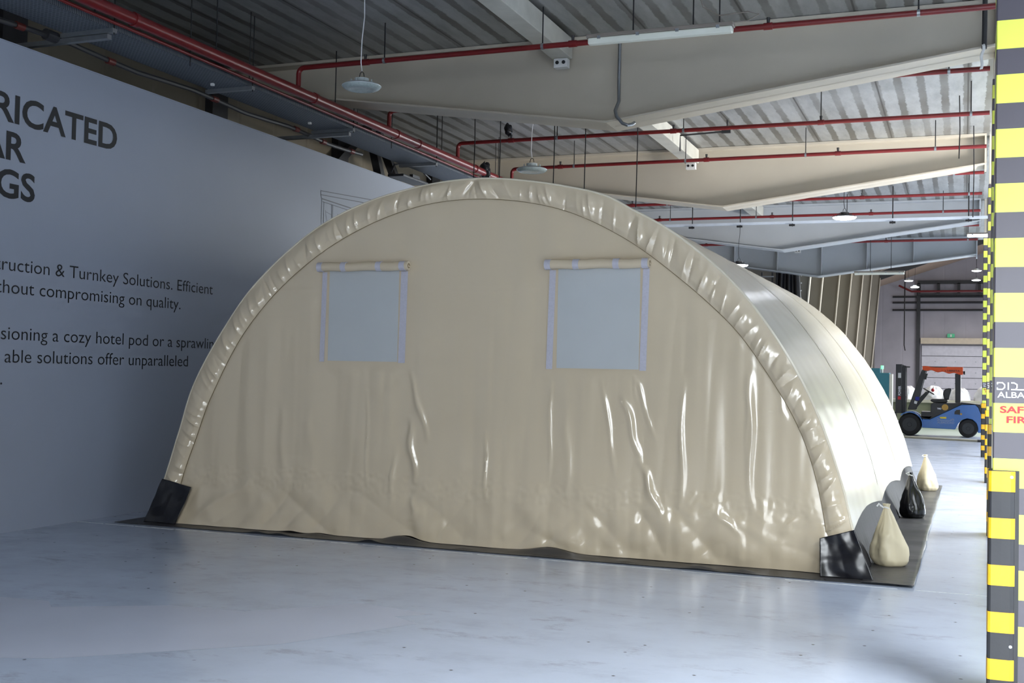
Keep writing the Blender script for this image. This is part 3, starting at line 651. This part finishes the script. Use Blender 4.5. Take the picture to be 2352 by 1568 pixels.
# ruffled hem between the end panel and the roof
NT = 1300
PO, PI_ = catmull(OUT, NT), catmull(INN, NT)
rnd = random.Random(5); PLEATS = {}
sp = 0.1
while sp < 10.4:
    PLEATS.setdefault(int(sp/0.2), []).append((sp, rnd.uniform(0.014, 0.045), rnd.choice((1, 1, -0.8))*rnd.uniform(0.010, 0.030), rnd.uniform(0.02, 0.16)*(1 if sp < 5.2 else -1), rnd.uniform(0.45, 0.95)))
    sp += rnd.uniform(0.05, 0.15)
def sleeve(u, v):
    i = min(NT, int(round(u*NT))); o, q = PO[i], PI_[i]; p = o.lerp(q, v); s = u*10.4
    sk = s + 0.16*v*(1 if u < 0.5 else -1)
    amp = (0.7+0.3*min(1, u*1.5)) * (1-0.8*max(0, v-0.92)/0.08) * min(1, v/0.15)
    d = 0.012*nz(s*2.4, v*0.6, 2.0) + 0.004*nz(sk*16, v*2.0, 11)
    kb = int(s/0.2)
    for k in (kb-1, kb, kb+1):
        for (s0, w, a, sl, vm) in PLEATS.get(k, ()):
            q = (s - s0 - sl*(1-v)) / (w*(1.5-v*0.7))
            if abs(q) < 3: d += a*math.exp(-abs(q)*1.25)*math.exp(-((v-vm)/0.42)**2)
    y = TY0 - 0.016 + 0.013*max(0, v-0.8)/0.2 - 0.03*math.sin(math.pi*min(1, v*0.85+0.05)) - amp*d
    return (p.x, y, p.y+0.006)
B().grid(sleeve, NT, 26).build('ruffled_hem', 'pvc', tent, True, fix=False)
B().tube([(PI_[i].x, TY0-0.014+0.002*nz(i*0.2, 0), PI_[i].y+0.006) for i in range(48, NT-44, 6)], 0.0025, 6).build('hem_cord', 'rope', tent, True)
B().tube([(PO[i].x, TY0-0.012, PO[i].y+0.004) for i in range(48, NT-44, 6)], 0.013, 8).build('edge_piping', 'pvcroof', tent, True)
# roof cover
RIBS = (TY0, 12.8, 15.8, TY1)
PR = catmull(OUT, 200)
def roof_pt(p, y, s):
    c = Vector((-4.25, 0.4)); n = (p-c).normalized(); k = (y-TY0)/(TY1-TY0)
    g = (y-TY0) % 3.0/3.0; sag = -0.012*math.sin(math.pi*g)**1.0 if TY0 < y < TY1 else 0
    side = 0.9 if p.x > -4.2 else 0.5
    rip = 0.004*nz(s*9, y*0.7, 1)*side + 0.0035*nz(s*3, y*2.5, 6) + 0.0025*nz(s*24, y*0.35, 16)*side
    gx = 0.10*k*(1 if p.x > -4.2 else -0.3)*max(0, 1-p.y/2.2)
    q = p + n*(sag+rip); return (q.x+gx, y, max(0.0, q.y)+0.006)
def roof(u, v):
    i = min(200, int(round(u*200))); return roof_pt(PR[i], TY0+(TY1-TY0)*v, u*10.4)
def roofc(u, v):
    y = TY0+(TY1-TY0)*v; s0 = (0.36 - 0.06*v + 0.07*abs(math.sin(math.pi*(y-TY0)/3.0)))/10.4
    t = (s0+u*(1-2*s0))*200; k = min(199, int(t)); return roof_pt(PR[k].lerp(PR[k+1], t-k), y, t/200*10.4)
B().grid(roofc, 190, 150).build('roof_cover', 'pvcroof', tent, True, fix=False)
for y in RIBS[1:3]:
    B().grid(lambda u, v: Vector(roof_pt(PR[10+int(round(u*180))], y-0.025+0.05*v, (0.05+0.9*u)*10.4)) + Vector(((PR[10+int(round(u*180))]-Vector((-4.25, .4))).normalized().x*0.004, 0, (PR[10+int(round(u*180))]-Vector((-4.25, .4))).normalized().y*0.004)), 180, 1).build('weld_seam', 'pvcseam', tent, True, fix=False)
B().grid(lambda u, v: (lambda p: (p.x*1.0, TY1+0.01, p.y*v))(PR[int(round(u*200))]), 200, 1).build('rear_panel', 'pvc', tent, True)
# roll-up windows
for wi, (x0, x1, l0, l1, r0, r1, ro0, ro1, zb, zt, stx) in enumerate(((-5.755, -5.000, -5.835, -5.782, -4.980, -4.908, -5.855, -4.880, 1.69, 2.56, (-5.83, -5.57, -5.19, -4.94)), (-3.405, -2.645, -3.487, -3.427, -2.622, -2.562, -3.51, -2.550, 1.66, 2.55, (-3.485, -3.22, -2.85, -2.59)))):
    fr = B().grid(lambda u, v: (l0-0.01+(r1+0.02-l0)*u, front_y(l0-0.01+(r1+0.02-l0)*u, zb-0.01+(zt-zb)*v)-0.006, zb-0.01+(zt-zb+0.02)*v), 20, 20).build('window', 'pvc', tent, True, fix=False)
    dz = 0.0
    B().grid(lambda u, v: (x0+(x1-x0)*u, front_y(x0+(x1-x0)*u, zb+(zt-zb)*v)-0.011-0.002*nz(u*8, v*1.5, wi), zb+(zt-zb)*v), 40, 30).build('pane', 'mesh', fr, True, fix=False)
    for a, c in ((l0, l1), (r0, r1)):
        sh = 0.01*wi
        B().grid(lambda u, v: (a+(c-a)*u-(0.018 if wi else 0.012)*(1-v), front_y(a, zb+(zt-zb)*v)-0.011, zb-0.01+(zt-zb)*v), 2, 12).build('velcro_strip', 'velcro', fr, True, fix=False)
    zr = zt+0.035
    b = B(); b.tube([(ro0+(ro1-ro0)*k/16, TY0-0.055, zr+0.004*math.sin(k*0.9)) for k in range(17)], 0.043, 16)
    rl = b.build('flap_roll', 'pvc', tent, True)
    for k, x in enumerate(stx):
        B().tube([(x-0.028, TY0-0.055, zr), (x+0.028, TY0-0.055, zr)], 0.0465, 18).build('strap', 'velcro', rl, True)
    B().tube([(ro1-0.002, TY0-0.055+0.02*math.cos(a*0.7), zr+0.02*math.sin(a*0.7)) for a in range(9)], 0.006, 6).build('rolled_edge', 'rope', rl)
# black corner patches
def patch(q, dy, seed, nm='corner_patch'):
    A, Bq, Cq, D = [Vector(p) for p in q]
    def f(u, v):
        p = (A.lerp(Bq, u)).lerp(D.lerp(Cq, u), v); y = TY0-0.075-dy*v*(0.5+0.5*abs(u-0.5)) - 0.02*nz(u*1.8, v*2.2, seed) - 0.006*nz(u*4, v*4, seed+3)
        return (p.x, y, max(0.012, p.y))
    B().grid(f, 40, 50).build(nm, 'blackpvc', tent, True, fix=False, solid=0.003)
patch(((-7.615, .455), (-7.25, .39), (-7.40, .012), (-7.79, .012)), 0.07, 4.0)
patch(((-1.085, .315), (-.815, .40), (-.655, .012), (-1.075, .012)), 0.06, 8.0)
# black side skirt down to the ground sheet
def skirt(u, v):
    y = TY0-0.02+(TY1-TY0-0.02)*u; z = 0.55*(1-v)
    t = max(0, (0.30-z)/0.30); x = arch_x(OUT, z, 1) - 0.022 + 0.10*u*max(0, 1-z/2.2) + 0.045*t*(0.6+0.4*u) + (0.016*nz(y*4, v*1.2, 2) + 0.009*nz(y*13, v*0.8, 5))*t
    return (x, y, max(0.014, z))
B().grid(skirt, 260, 18).build('side_skirt', 'skirt', tent, True, fix=False, solid=0.003)

# ground sheet under the tent
def gsheet(u, v):
    x = -8.05+7.70*u; y = 9.55+9.55*v
    ed = 9.545+0.075*u if v < 0.004 else y
    if v < 1e-6: y = ed
    h = 0.006 + 0.004*max(0, nz(x*3, y*3, 1))
    for hx, hy, wx, wy, hh in ((-4.87, 9.70, .20, .10, .065), (-3.42, 9.72, .24, .10, .06), (-5.13, 9.55, .09, .05, .03), (-6.35, 9.55, .10, .05, .022), (-6.1, 9.56, .10, .05, .02), (-2.04, 9.60, .12, .05, .028), (-1.68, 9.61, .10, .05, .025), (-5.8, 9.72, .12, .06, .02), (-4.2, 9.62, .1, .05, .012), (-2.7, 9.63, .1, .05, .012)):
        h += hh*math.exp(-((x-hx)/wx)**2-((y-hy)/wy)**2)
    if x > -0.75:
        h += 0.010*(1+nz(x*2+y*1.2, y*4, 7)) + 0.004*(1-2*abs(nz(x*6+y, y*9, 3))) + 0.02*math.exp(-((y-12.1)/0.12)**2) + 0.012*math.exp(-((y-10.9)/0.06)**2)
    return (x + (0.02*nz(y*0.8, 3) + (0.05*(y-9.6)/9.4) if u > 0.999 else 0), y, h)
def gs(u, v): return gsheet(u, (v**2.2))
tag(B().grid(gs, 300, 160).build('ground_sheet', 'sheet', None, True, fix=False, solid=0.003), 'dark grey plastic ground sheet spread under the tent', 'ground sheet')

# ------------------------------------------------------------------ sandbags
def sandbag(c, h, r, mat, label, seed, cordang):
    t = thing('sandbag', label, 'sandbag', c, 'sandbags along the tent side'); cx, cy, cz = c
    prof = [(0.0, 0.62), (0.03, 0.84), (0.10, 0.98), (0.20, 1.0), (0.32, 0.93), (0.48, 0.75), (0.64, 0.55), (0.80, 0.34), (0.90, 0.20), (0.945, 0.14), (1.0, 0.20)]
    def f(u, v):
        a = 2*math.pi*(u % 1.0); rr = interp(prof, v)*r
        ca, sa = math.cos(a), math.sin(a)
        sq = 1.0 + 0.10*math.cos(4*a+0.6)*(1-abs(v-0.35))*1.0
        w = 0.12*nz(ca*1.3+seed, sa*1.3, v*2.4) + 0.09*(0.6-2*abs(nz(ca*1.5+seed, sa*1.5+3, v*3.2))) + 0.03*(0.5-2*abs(nz(ca*3+seed, sa*3, v*6))) + (0.05*math.cos(9*a) if v > 0.8 else 0)
        rr *= sq*(1+w); lean = 0.05*v*v
        return (cx+rr*ca-lean*0.6, cy+rr*sa*0.9+lean*0.3, cz+h*v)
    b = B().grid(f, 64, 40); b.add([f(k/64, 0) for k in range(64)], [tuple(reversed(range(64)))]); b.add([f(k/64, 1) for k in range(64)], [tuple(range(64))])
    b.build('bag', mat, t, True, fix=False)
    tx, ty, tz = cx-0.03, cy+0.013, cz+h*0.935
    b = B(); b.tube([(tx+0.15*r*math.cos(k*0.55), ty+0.15*r*math.sin(k*0.55), tz+0.006*math.sin(k)) for k in range(12)], 0.007, 6)
    b.tube([(tx-0.15*r, ty-0.01, tz), (tx-0.2*r-0.02, ty-0.02, tz+0.02), (tx-0.2*r-0.03*cordang, ty-0.02, tz+0.035), (tx-0.25*r-0.04*cordang, ty-0.02, tz+0.01)], 0.007, 6); b.build('drawstring', 'cord', t, True)
    return t
sandbag((-.590, 10.55, .012), 0.53, 0.150, 'bagcream', 'nearest cream sandbag tied with white cord beside the tent', 1.0, 1.0)
sandbag((-.548, 14.35, .014), 0.53, 0.138, 'bagblack', 'black sandbag tied with white cord between the two cream bags', 5.0, -0.5)
sandbag((-.490, 18.02, .014), 0.53, 0.138, 'bagcream', 'far cream sandbag at the rear corner of the tent', 9.0, 0.2)

# ------------------------------------------------------------------ far hall
for i, off in enumerate((347, 307, 272, 247, 223, 205, 187)):
    y = 4.45*2654/off
    if y < YM+0.3: y = YM+0.5
    t = thing('portal_frame', ['first', 'second', 'third', 'fourth', 'fifth', 'sixth', 'seventh'][i]+' tapered steel portal frame along the far hall, counted from the tent', 'frame', (-5, y, 0), 'portal frames of the far hall')
    B().prism([(-5.0, 0), (-4.72, 0), (-4.15, 7.0), (-4.15, 7.42), (-5.0, 7.15)], 'Y', y-0.01, y+0.01).build('web', 'hallclad', t)
    B().prism([(-4.72, 0), (-4.69, 0), (-4.12, 7.0), (-4.15, 7.0)], 'Y', y-0.12, y+0.12).build('inner_flange', 'beam', t)
    B().prism([(-4.15, 6.9), (2.2, 9.2), (2.2, 9.45), (-4.15, 7.35)], 'Y', y-0.1, y+0.1).build('rafter', 'steel_dark' if i > 3 else 'beam_far', t)
for i, z in enumerate((6.62, 6.28, 5.84)):
    tag(B().tube([(-4.0, 71.8, z), (8, 71.8, z)], 0.06, 8).build('wall_pipe', 'steel_dark'), ['topmost grey pipe across the far wall', 'middle grey pipe across the far wall', 'lowest grey pipe across the far wall'][i], 'pipe', 'pipes across the far wall')
tag(B().tube([(-3.6, 70.6, 7.2), (-3.1, 70.6, 6.95), (-2.9, 70.6, 6.85), (8, 70.6, 6.85)], 0.06, 8).build('far_sprinkler_pipe', 'red', None, True), 'thin red pipe crossing high before the far wall', 'pipe')
t = thing('wind_girder', 'dark steel framing grid high on the far wall', 'girder', (-1, 71.6, 7))
B().mm((-2.6, 71.5, 7.35), (8, 71.7, 7.55)).build('top_chord', 'steel_dark', t); B().mm((-2.6, 71.5, 6.68), (8, 71.7, 6.80)).build('bottom_chord', 'steel_dark', t)
for x in (-2.55, -1.45, -0.35, 0.75, 1.9): B().mm((x-0.08, 71.5, 6.8), (x+0.08, 71.7, 7.4)).build('post', 'steel_dark', t)
tag(B().mm((-2.65, 71.72, 0), (-2.45, 71.98, 7.4)).build('wall_downpipe', 'steel_dark'), 'dark vertical post left of the sectional door', 'post')
d = thing('door_1', 'wide white sectional door in the far wall', 'door', (0, 71.9, 0)); d['kind'] = 'structure'
for k in range(6): B().mm((-2.35, 71.85, 0.02+0.63*k), (4.5, 71.95, 0.02+0.63*k+0.60)).build('door_panel', 'doorpanel', d, bevel=0.01)
B().mm((-2.4, 71.5, 3.86), (4.6, 71.95, 4.2)).build('roller_box', 'cream', d)
for k in range(5):
    for j in range(5): B().box((-1.6+1.1*j, 71.845, 0.32+0.63*k), (0.06, 0.02, 0.06)).build('hinge', 'galv', d)
t = thing('exit_sign', 'small green exit sign above the sectional door', 'sign', (-0.75, 71.8, 4.35))
B().mm((-0.95, 71.78, 4.24), (-0.55, 71.9, 4.46)).build('box', 'exit', t); B().box((-0.75, 71.775, 4.35), (0.08, 0.01, 0.14)).build('pictogram', 'white', t)
tag(B().tube([(-3.05, 66, 7.82), (-3.06, 66, 3.6), (-3.0, 66, 3.3)], 0.03, 6).build('hoist_cable', 'rod'), 'thin cable hanging left of the sectional door', 'cable')
for x, y, z, lb in ((-2.6, 60, 6.60, 'bright far lamp left of the dark post'), (-2.31, 60, 6.28, 'twin far lamp low by the dark post'), (0.46, 55, 6.60, 'upper bright far lamp beside the striped columns'), (0.49, 60, 6.60, 'lower bright far lamp beside the striped columns')):
    highbay(x, y, z, lb, True, False, 0.42, hall_z(x))
tt = thing('hanging_sheet', 'dark plastic strip curtain hanging beyond the tent crest', 'curtain', (-4.75, 34.5, 4.3))
B().grid(lambda u, v: (-5.2+0.65*u+0.10*v-0.35*(1-u)*v*0.5, 34.55+0.05*math.sin(u*20), 4.95-1.4*v), 30, 6).build('sheet', 'blackpvc', tt, True, solid=0.01)
for k in range(5): B().lathe([(0.02, -0.01), (0.02, 0.01)], (-4.47, 34.48, 4.65-0.22*k), 8, 'Y').build('rivet', 'white', tt)
t = thing('storage_rack', 'grey storage rack with rails beyond the tent crest', 'rack', (-5.6, 34.4, 0))
for x in (-6.3, -5.95, -5.6, -5.3): B().mm((x-0.02, 34.4, 0), (x+0.02, 34.45, 4.75)).build('post', 'steel_dark', t)
for z in (3.9, 4.3, 4.6): B().mm((-6.35, 34.38, z), (-5.25, 34.42, z+0.04)).build('rail', 'galv', t)

# teal machine cabinet with beacon, benches and wrapped goods
t = thing('machine_cabinet', 'teal machine cabinet with signal beacon behind the tent', 'cabinet', (-2.65, 44, 0))
B().mm((-3.3, 43.8, 0), (-2.52, 44.6, 1.92)).build('body', 'teal', t, bevel=0.02); B().mm((-2.52, 43.8, 0.2), (-2.42, 44.4, 1.88)).build('side_panel', 'white', t)
B().tube([(-2.78, 44, 1.92), (-2.78, 44, 2.06)], 0.03, 8).build('beacon_pole', 'white', t); B().tube([(-2.78, 44, 2.06), (-2.78, 44, 2.18)], 0.05, 10).build('beacon', emit('beacon_green', (90, 230, 130), 3), t)
B().box((-3.0, 44, 2.0), (0.3, 0.3, 0.16)).build('top_box', 'teal', t)
t = thing('work_bench', 'long pale bench carrying white wrapped goods behind the forklift', 'bench', (-0.6, 46, 0))
B().mm((-2.6, 45.0, 0.86), (2.0, 47.0, 0.96)).build('top', 'tablegrey', t); B().mm((-2.5, 45.15, 0.18), (1.9, 45.2, 0.86)).build('apron', 'olive', t)
for x in (-2.5, -1.0, 0.5, 1.9):
    for y in (45.1, 46.9): B().mm((x-0.05, y-0.05, 0), (x+0.05, y+0.05, 0.86)).build('leg', 'steel_dark', t)
def heap(c, rx, ry, h, label, seed):
    b = B(); n = 48
    def f(u, v):
        a = 2*math.pi*(u % 1.0); k = 1-v; ca, sa = math.cos(a), math.sin(a)
        w = 1+0.22*nz(ca*1.3+seed, sa*1.3, v*2)+0.08*(1-2*abs(nz(ca*3+seed, sa*3, v*6)))
        rad = math.sqrt(max(0, 1-v**2.4))
        return (c[0]+rx*rad*w*ca, c[1]+ry*rad*w*sa, c[2]+0.8*h*v*(1+0.15*nz(ca*2, sa*2, seed)*(1 if v < 0.98 else 0)))
    b.grid(f, n, 14)
    return tag(b.build('wrapped_goods', 'wrap', None, True, fix=False), label, 'goods', 'white wrapped goods on the bench')
heap((-1.95, 45.9, .961), .36, .45, .62, 'white wrapped goods behind the forklift mast', 1)
heap((-1.05, 45.9, .961), .38, .45, .66, 'white wrapped goods seen through the forklift cab, left of the seat', 5)
heap((-0.15, 45.9, .961), .36, .45, .60, 'white wrapped goods behind the forklift seat', 9)
heap((0.85, 45.9, .961), .48, .50, .72, 'large white wrapped goods right of the forklift cab', 14)

# ------------------------------------------------------------------ forklift (side view facing left)
def P(zx, zy): return (-2.147+zx*0.001878, 2.61-zy*0.00195)
YC = 37.2
fk = thing('forklift', 'blue and black forklift with orange canopy cover parked in the far hall', 'forklift', (-0.7, YC, 0))
def poly(name, pts, y0, y1, mat, parent=fk, bevel=0.012, world=False):
    return B().prism([P(*p) for p in pts], 'Y', YC+y0, YC+y1).build(name, mat, parent, bevel=bevel)
arch = [(1060+0, 1090)]
body = [(525, 1080), (640, 1080), (1105, 845), (1305, 838), (1350, 880), (1395, 1000), (1425, 1090), (1400, 1262), (1345, 1258), (1352, 1200), (1330, 1120), (1270, 1065), (1190, 1048), (1110, 1075), (1060, 1130), (1030, 1190), (1015, 1220), (525, 1210)]
bd = poly('chassis', body, -0.52, 0.52, 'blue')
poly('floor_plate', [(440, 1040), (530, 1075), (640, 1075), (680, 1030), (510, 1030)], -0.5, 0.5, 'black')
poly('hood', [(650, 850), (680, 830), (1090, 820), (1110, 842), (640, 1078), (510, 1062), (505, 965), (650, 965)], -0.5, 0.5, 'black')
poly('counterweight', [(1095, 806), (1380, 835), (1425, 900), (1445, 1080), (1400, 1010), (1350, 880), (1305, 836), (1100, 836)], -0.5, 0.5, 'black')
poly('vent', [(1000, 990), (1005, 950), (1030, 925), (1085, 918), (1083, 995)], -0.527, -0.5, 'black', bd, 0)
for (zx, zy, r) in ((335, 1150, 0.335), (1205, 1215, 0.27)):
    x, z = P(zx, zy)
    z = r
    for sy in (-1, 1):
        yc = YC+sy*0.44
        wh = B().lathe([(r*0.62, -0.12), (r*0.90, -0.125), (r*0.98, -0.09), (r, 0), (r*0.98, 0.09), (r*0.90, 0.125), (r*0.62, 0.12)], (x, yc, z), 40, 'Y').build('wheel', 'tyre', fk, True)
        B().lathe([(r*0.62, -0.126), (r*0.55, -0.10), (r*0.25, -0.11), (r*0.18, -0.14), (r*0.1, -0.14)] if sy < 0 else [(r*0.62, 0.126), (r*0.55, 0.1), (r*0.1, 0.12)], (x, yc, z), 24, 'Y').build('rim', 'rim', wh, True)
        for k in range(8):
            a = k*math.pi/4; B().lathe([(0.016, -0.01), (0.012, 0.01)], (x+r*0.4*math.cos(a), yc+sy*0.115, z+r*0.4*math.sin(a)), 8, 'Y').build('wheel_nut', 'galv', wh)
x, z = P(335, 1150); z = 0.335
pts = [(x+0.385*math.cos(a), z+0.385*math.sin(a)) for a in [math.radians(v) for v in range(-10, 136, 12)]] + [(x+0.355*math.cos(a), z+0.355*math.sin(a)) for a in [math.radians(v) for v in range(134, -12, -12)]]
for y0, y1 in ((-0.58, -0.30), (0.30, 0.58)): B().prism(pts, 'Y', YC+y0, YC+y1).build('front_fender', 'blue', fk)
for y0, y1 in ((-0.46, -0.38), (0.38, 0.46)):
    m_ = poly('mast_rail', [(115, 243), (210, 243), (210, 1000), (115, 1000)], y0, y1, 'black', fk, 0.006)
    if y0 < 0:
        poly('data_plate', [(150, 378), (196, 378), (196, 455), (150, 455)], y0-0.004, y0, 'white', m_, 0)
        R_, U_ = (0, 0, 1), (-1, 0, 0); px, pz = P(196, 725)
        lettering('mast_text', 'POWER', (px, YC+y0-0.004, pz), R_, U_, fit('POWER', 0.28), 0.075, 'signwhite', m_, 0.02)
        poly('red_tag', [(150, 740), (196, 740), (196, 790), (150, 790)], y0-0.004, y0, 'signred', m_, 0)
    poly('inner_mast', [(210, 255), (268, 265), (268, 1000), (210, 1000)], y0+0.07*(1 if y0 < 0 else -1), y1+0.07*(1 if y0 < 0 else -1), 'steel_dark', fk, 0.006)
    poly('front_pillar', [(300, 940), (425, 940), (580, 320), (560, 300), (525, 302), (490, 380)], y0-0.02, y1-0.02, 'black')
    poly('rear_pillar', [(1005, 375), (1092, 375), (1092, 815), (1012, 815)], y0, y1, 'black')
for z in (2.08, 1.45, 0.85): B().mm((P(130, 0)[0], YC-0.4, z-0.04), (P(200, 0)[0], YC+0.4, z+0.04)).build('mast_crossbar', 'black', fk)
for y in (-0.1, 0.1): B().tube([(P(240, 0)[0], YC+y, 0.4), (P(240, 0)[0], YC+y, 1.95)], 0.035, 8).build('lift_cylinder', 'galv', fk)
poly('lamp_bar', [(265, 272), (332, 275), (332, 292), (265, 295)], -0.45, -0.40, 'black')
poly('overhead_guard', [(530, 285), (1105, 290), (1105, 330), (560, 325)], -0.5, 0.5, 'black')
def cover(u, v):
    x, zt = P(520+600*u, 268+10*u); zb = P(0, 322+62*u+10*math.sin(u*22))[1]
    return x, zt, zb
b = B(); n = 40
for side in (-0.515, 0.515):
    b.grid(lambda u, v, s=side: (cover(u, v)[0], YC+s+0.01*math.sin(u*30)*v, cover(u, v)[1]*(1-v)+cover(u, v)[2]*v), n, 6)
b.grid(lambda u, v: (cover(u, v)[0], YC-0.515+1.03*v, cover(u, 0)[1]+0.01*nz(u*6, v*6)), n, 10)
cv = b.build('canopy_cover', 'orange', fk, True, solid=0.006)
B().grid(lambda u, v: (P(620+270*u, 0)[0], YC-0.528, P(0, 270+(5+28*u*(1.1-u))*v)[1]), 12, 2).build('dark_patch', 'black', cv, solid=0.004)
px, pz = P(860, 335)
lettering('canopy_text', 'LUBRETA', (px, YC-0.530, pz-0.02), (1, 0, 0), (0, 0, 1), fit('LUBRETA', 0.40), 0.05, 'black', cv, 0.01)
poly('work_lamp', [(1115, 335), (1160, 335), (1155, 385), (1125, 385)], -0.45, -0.35, 'black')
poly('mirror', [(575, 380), (605, 380), (580, 475), (555, 470)], -0.56, -0.44, 'black')
poly('steering_column', [(400, 935), (440, 900), (605, 690), (575, 650), (470, 760), (385, 900)], -0.14, 0.14, 'black')
x, z = P(610, 655); b = B()
b.tube([(x+0.17*math.cos(k*math.pi/12)*0.86, YC+0.17*math.sin(k*math.pi/12), z-0.17*math.cos(k*math.pi/12)*0.5) for k in range(25)], 0.016, 8); b.tube([(x-0.03, YC, z-0.05), (x, YC, z)], 0.03, 8); b.tube([(x-0.14, YC, z+0.08), (x+0.14, YC, z-0.08)], 0.014, 6)
b.build('steering_wheel', 'black', fk, True)
x, z = P(675, 632); B().lathe([(0.02, -0.05), (0.045, -0.02), (0.045, 0.02), (0.02, 0.05)], (x, YC-0.25, z), 12).build('knob', 'signred', fk, True)
poly('seat', [(640, 785), (660, 770), (870, 765), (905, 800), (880, 825), (690, 825), (645, 805)], -0.25, 0.25, 'black', fk, 0.03)
poly('backrest', [(830, 660), (850, 618), (910, 598), (955, 600), (958, 620), (935, 700), (915, 780), (850, 775), (828, 700)], -0.24, 0.24, 'black', fk, 0.03)
x, z = P(862, 890); B().lathe([(0.092, -0.006), (0.092, 0.006)], (x, YC-0.507, z), 28, 'Y').build('gold_disc', 'gold', fk)
px, pz = P(745, 925); lettering('hood_text', 'TMD', (px, YC-0.505, pz), (1, 0, 0), (0, 0, 1), fit('TMD', 0.115), 0.05, 'signwhite', fk, 0.03)
px, pz = P(750, 1136); lettering('company_name', 'ALBADDAD', (px, YC-0.525, pz), (1, 0, 0), (0, 0, 1), fit('ALBADDAD', 0.47), 0.062, 'greylet', bd, 0.0)
b = B(); ox, oz = P(745, 1092); h = 0.055
for pts in ([(0, 0), (.7, 0), (1.0, .5), (.7, 1.0), (0, 1.0)], [(1.5, 0), (1.5, .6)], [(1.5, 0), (7.0, 0)], [(7.0, 0), (7.0, .8)], [(7.6, 0), (7.6, 1), (8.4, 1), (8.4, 0)]):
    ribbon(b, [(p[0]*h, p[1]*h) for p in pts], 0.014, (1, 0, 0), (0, 0, 1), (ox, YC-0.525, oz))
b.build('company_emblem', 'greylet', bd, fix=False)
poly('yellow_sticker', [(783, 1037), (887, 1034), (880, 1047), (887, 1062), (795, 1062)], -0.526, -0.52, 'yellow', bd, 0)
x, z = P(1100, 985); B().lathe([(0.03, -0.01), (0.025, 0.01)], (x, YC-0.53, z), 12, 'Y').build('side_marker', 'gold', bd)
poly('blue_pouch', [(420, 740), (480, 740), (470, 800), (415, 790)], -0.50, -0.44, pm('blue_pouch', (40, 46, 140), 0.6), fk, 0)
poly('white_sticker', [(405, 800), (450, 812), (437, 852), (398, 842)], -0.488, -0.48, 'white', fk, 0)
for y in (-0.25, 0.25): B().mm((P(110, 0)[0]-1.05, YC+y-0.06, 0.05), (P(110, 0)[0], YC+y+0.06, 0.09)).build('fork', 'steel_dark', fk)
B().mm((P(95, 0)[0], YC-0.45, 0.1), (P(115, 0)[0], YC+0.45, 0.7)).build('fork_carriage', 'steel_dark', fk)
t = thing('floor_ramp', 'low grey plate with black end on the floor before the forklift', 'ramp', (-0.6, 35.3, 0))
B().prism([(-2.3, 35.5), (-1.2, 35.2), (0.35, 34.5), (0.35, 34.2), (-1.4, 34.9), (-2.3, 35.3)], 'Z', 0, 0.05).build('plate', 'tablegrey', t)
B().mm((0.35, 34.18, 0), (0.55, 34.52, 0.055)).build('end_cap', 'rubber', t)
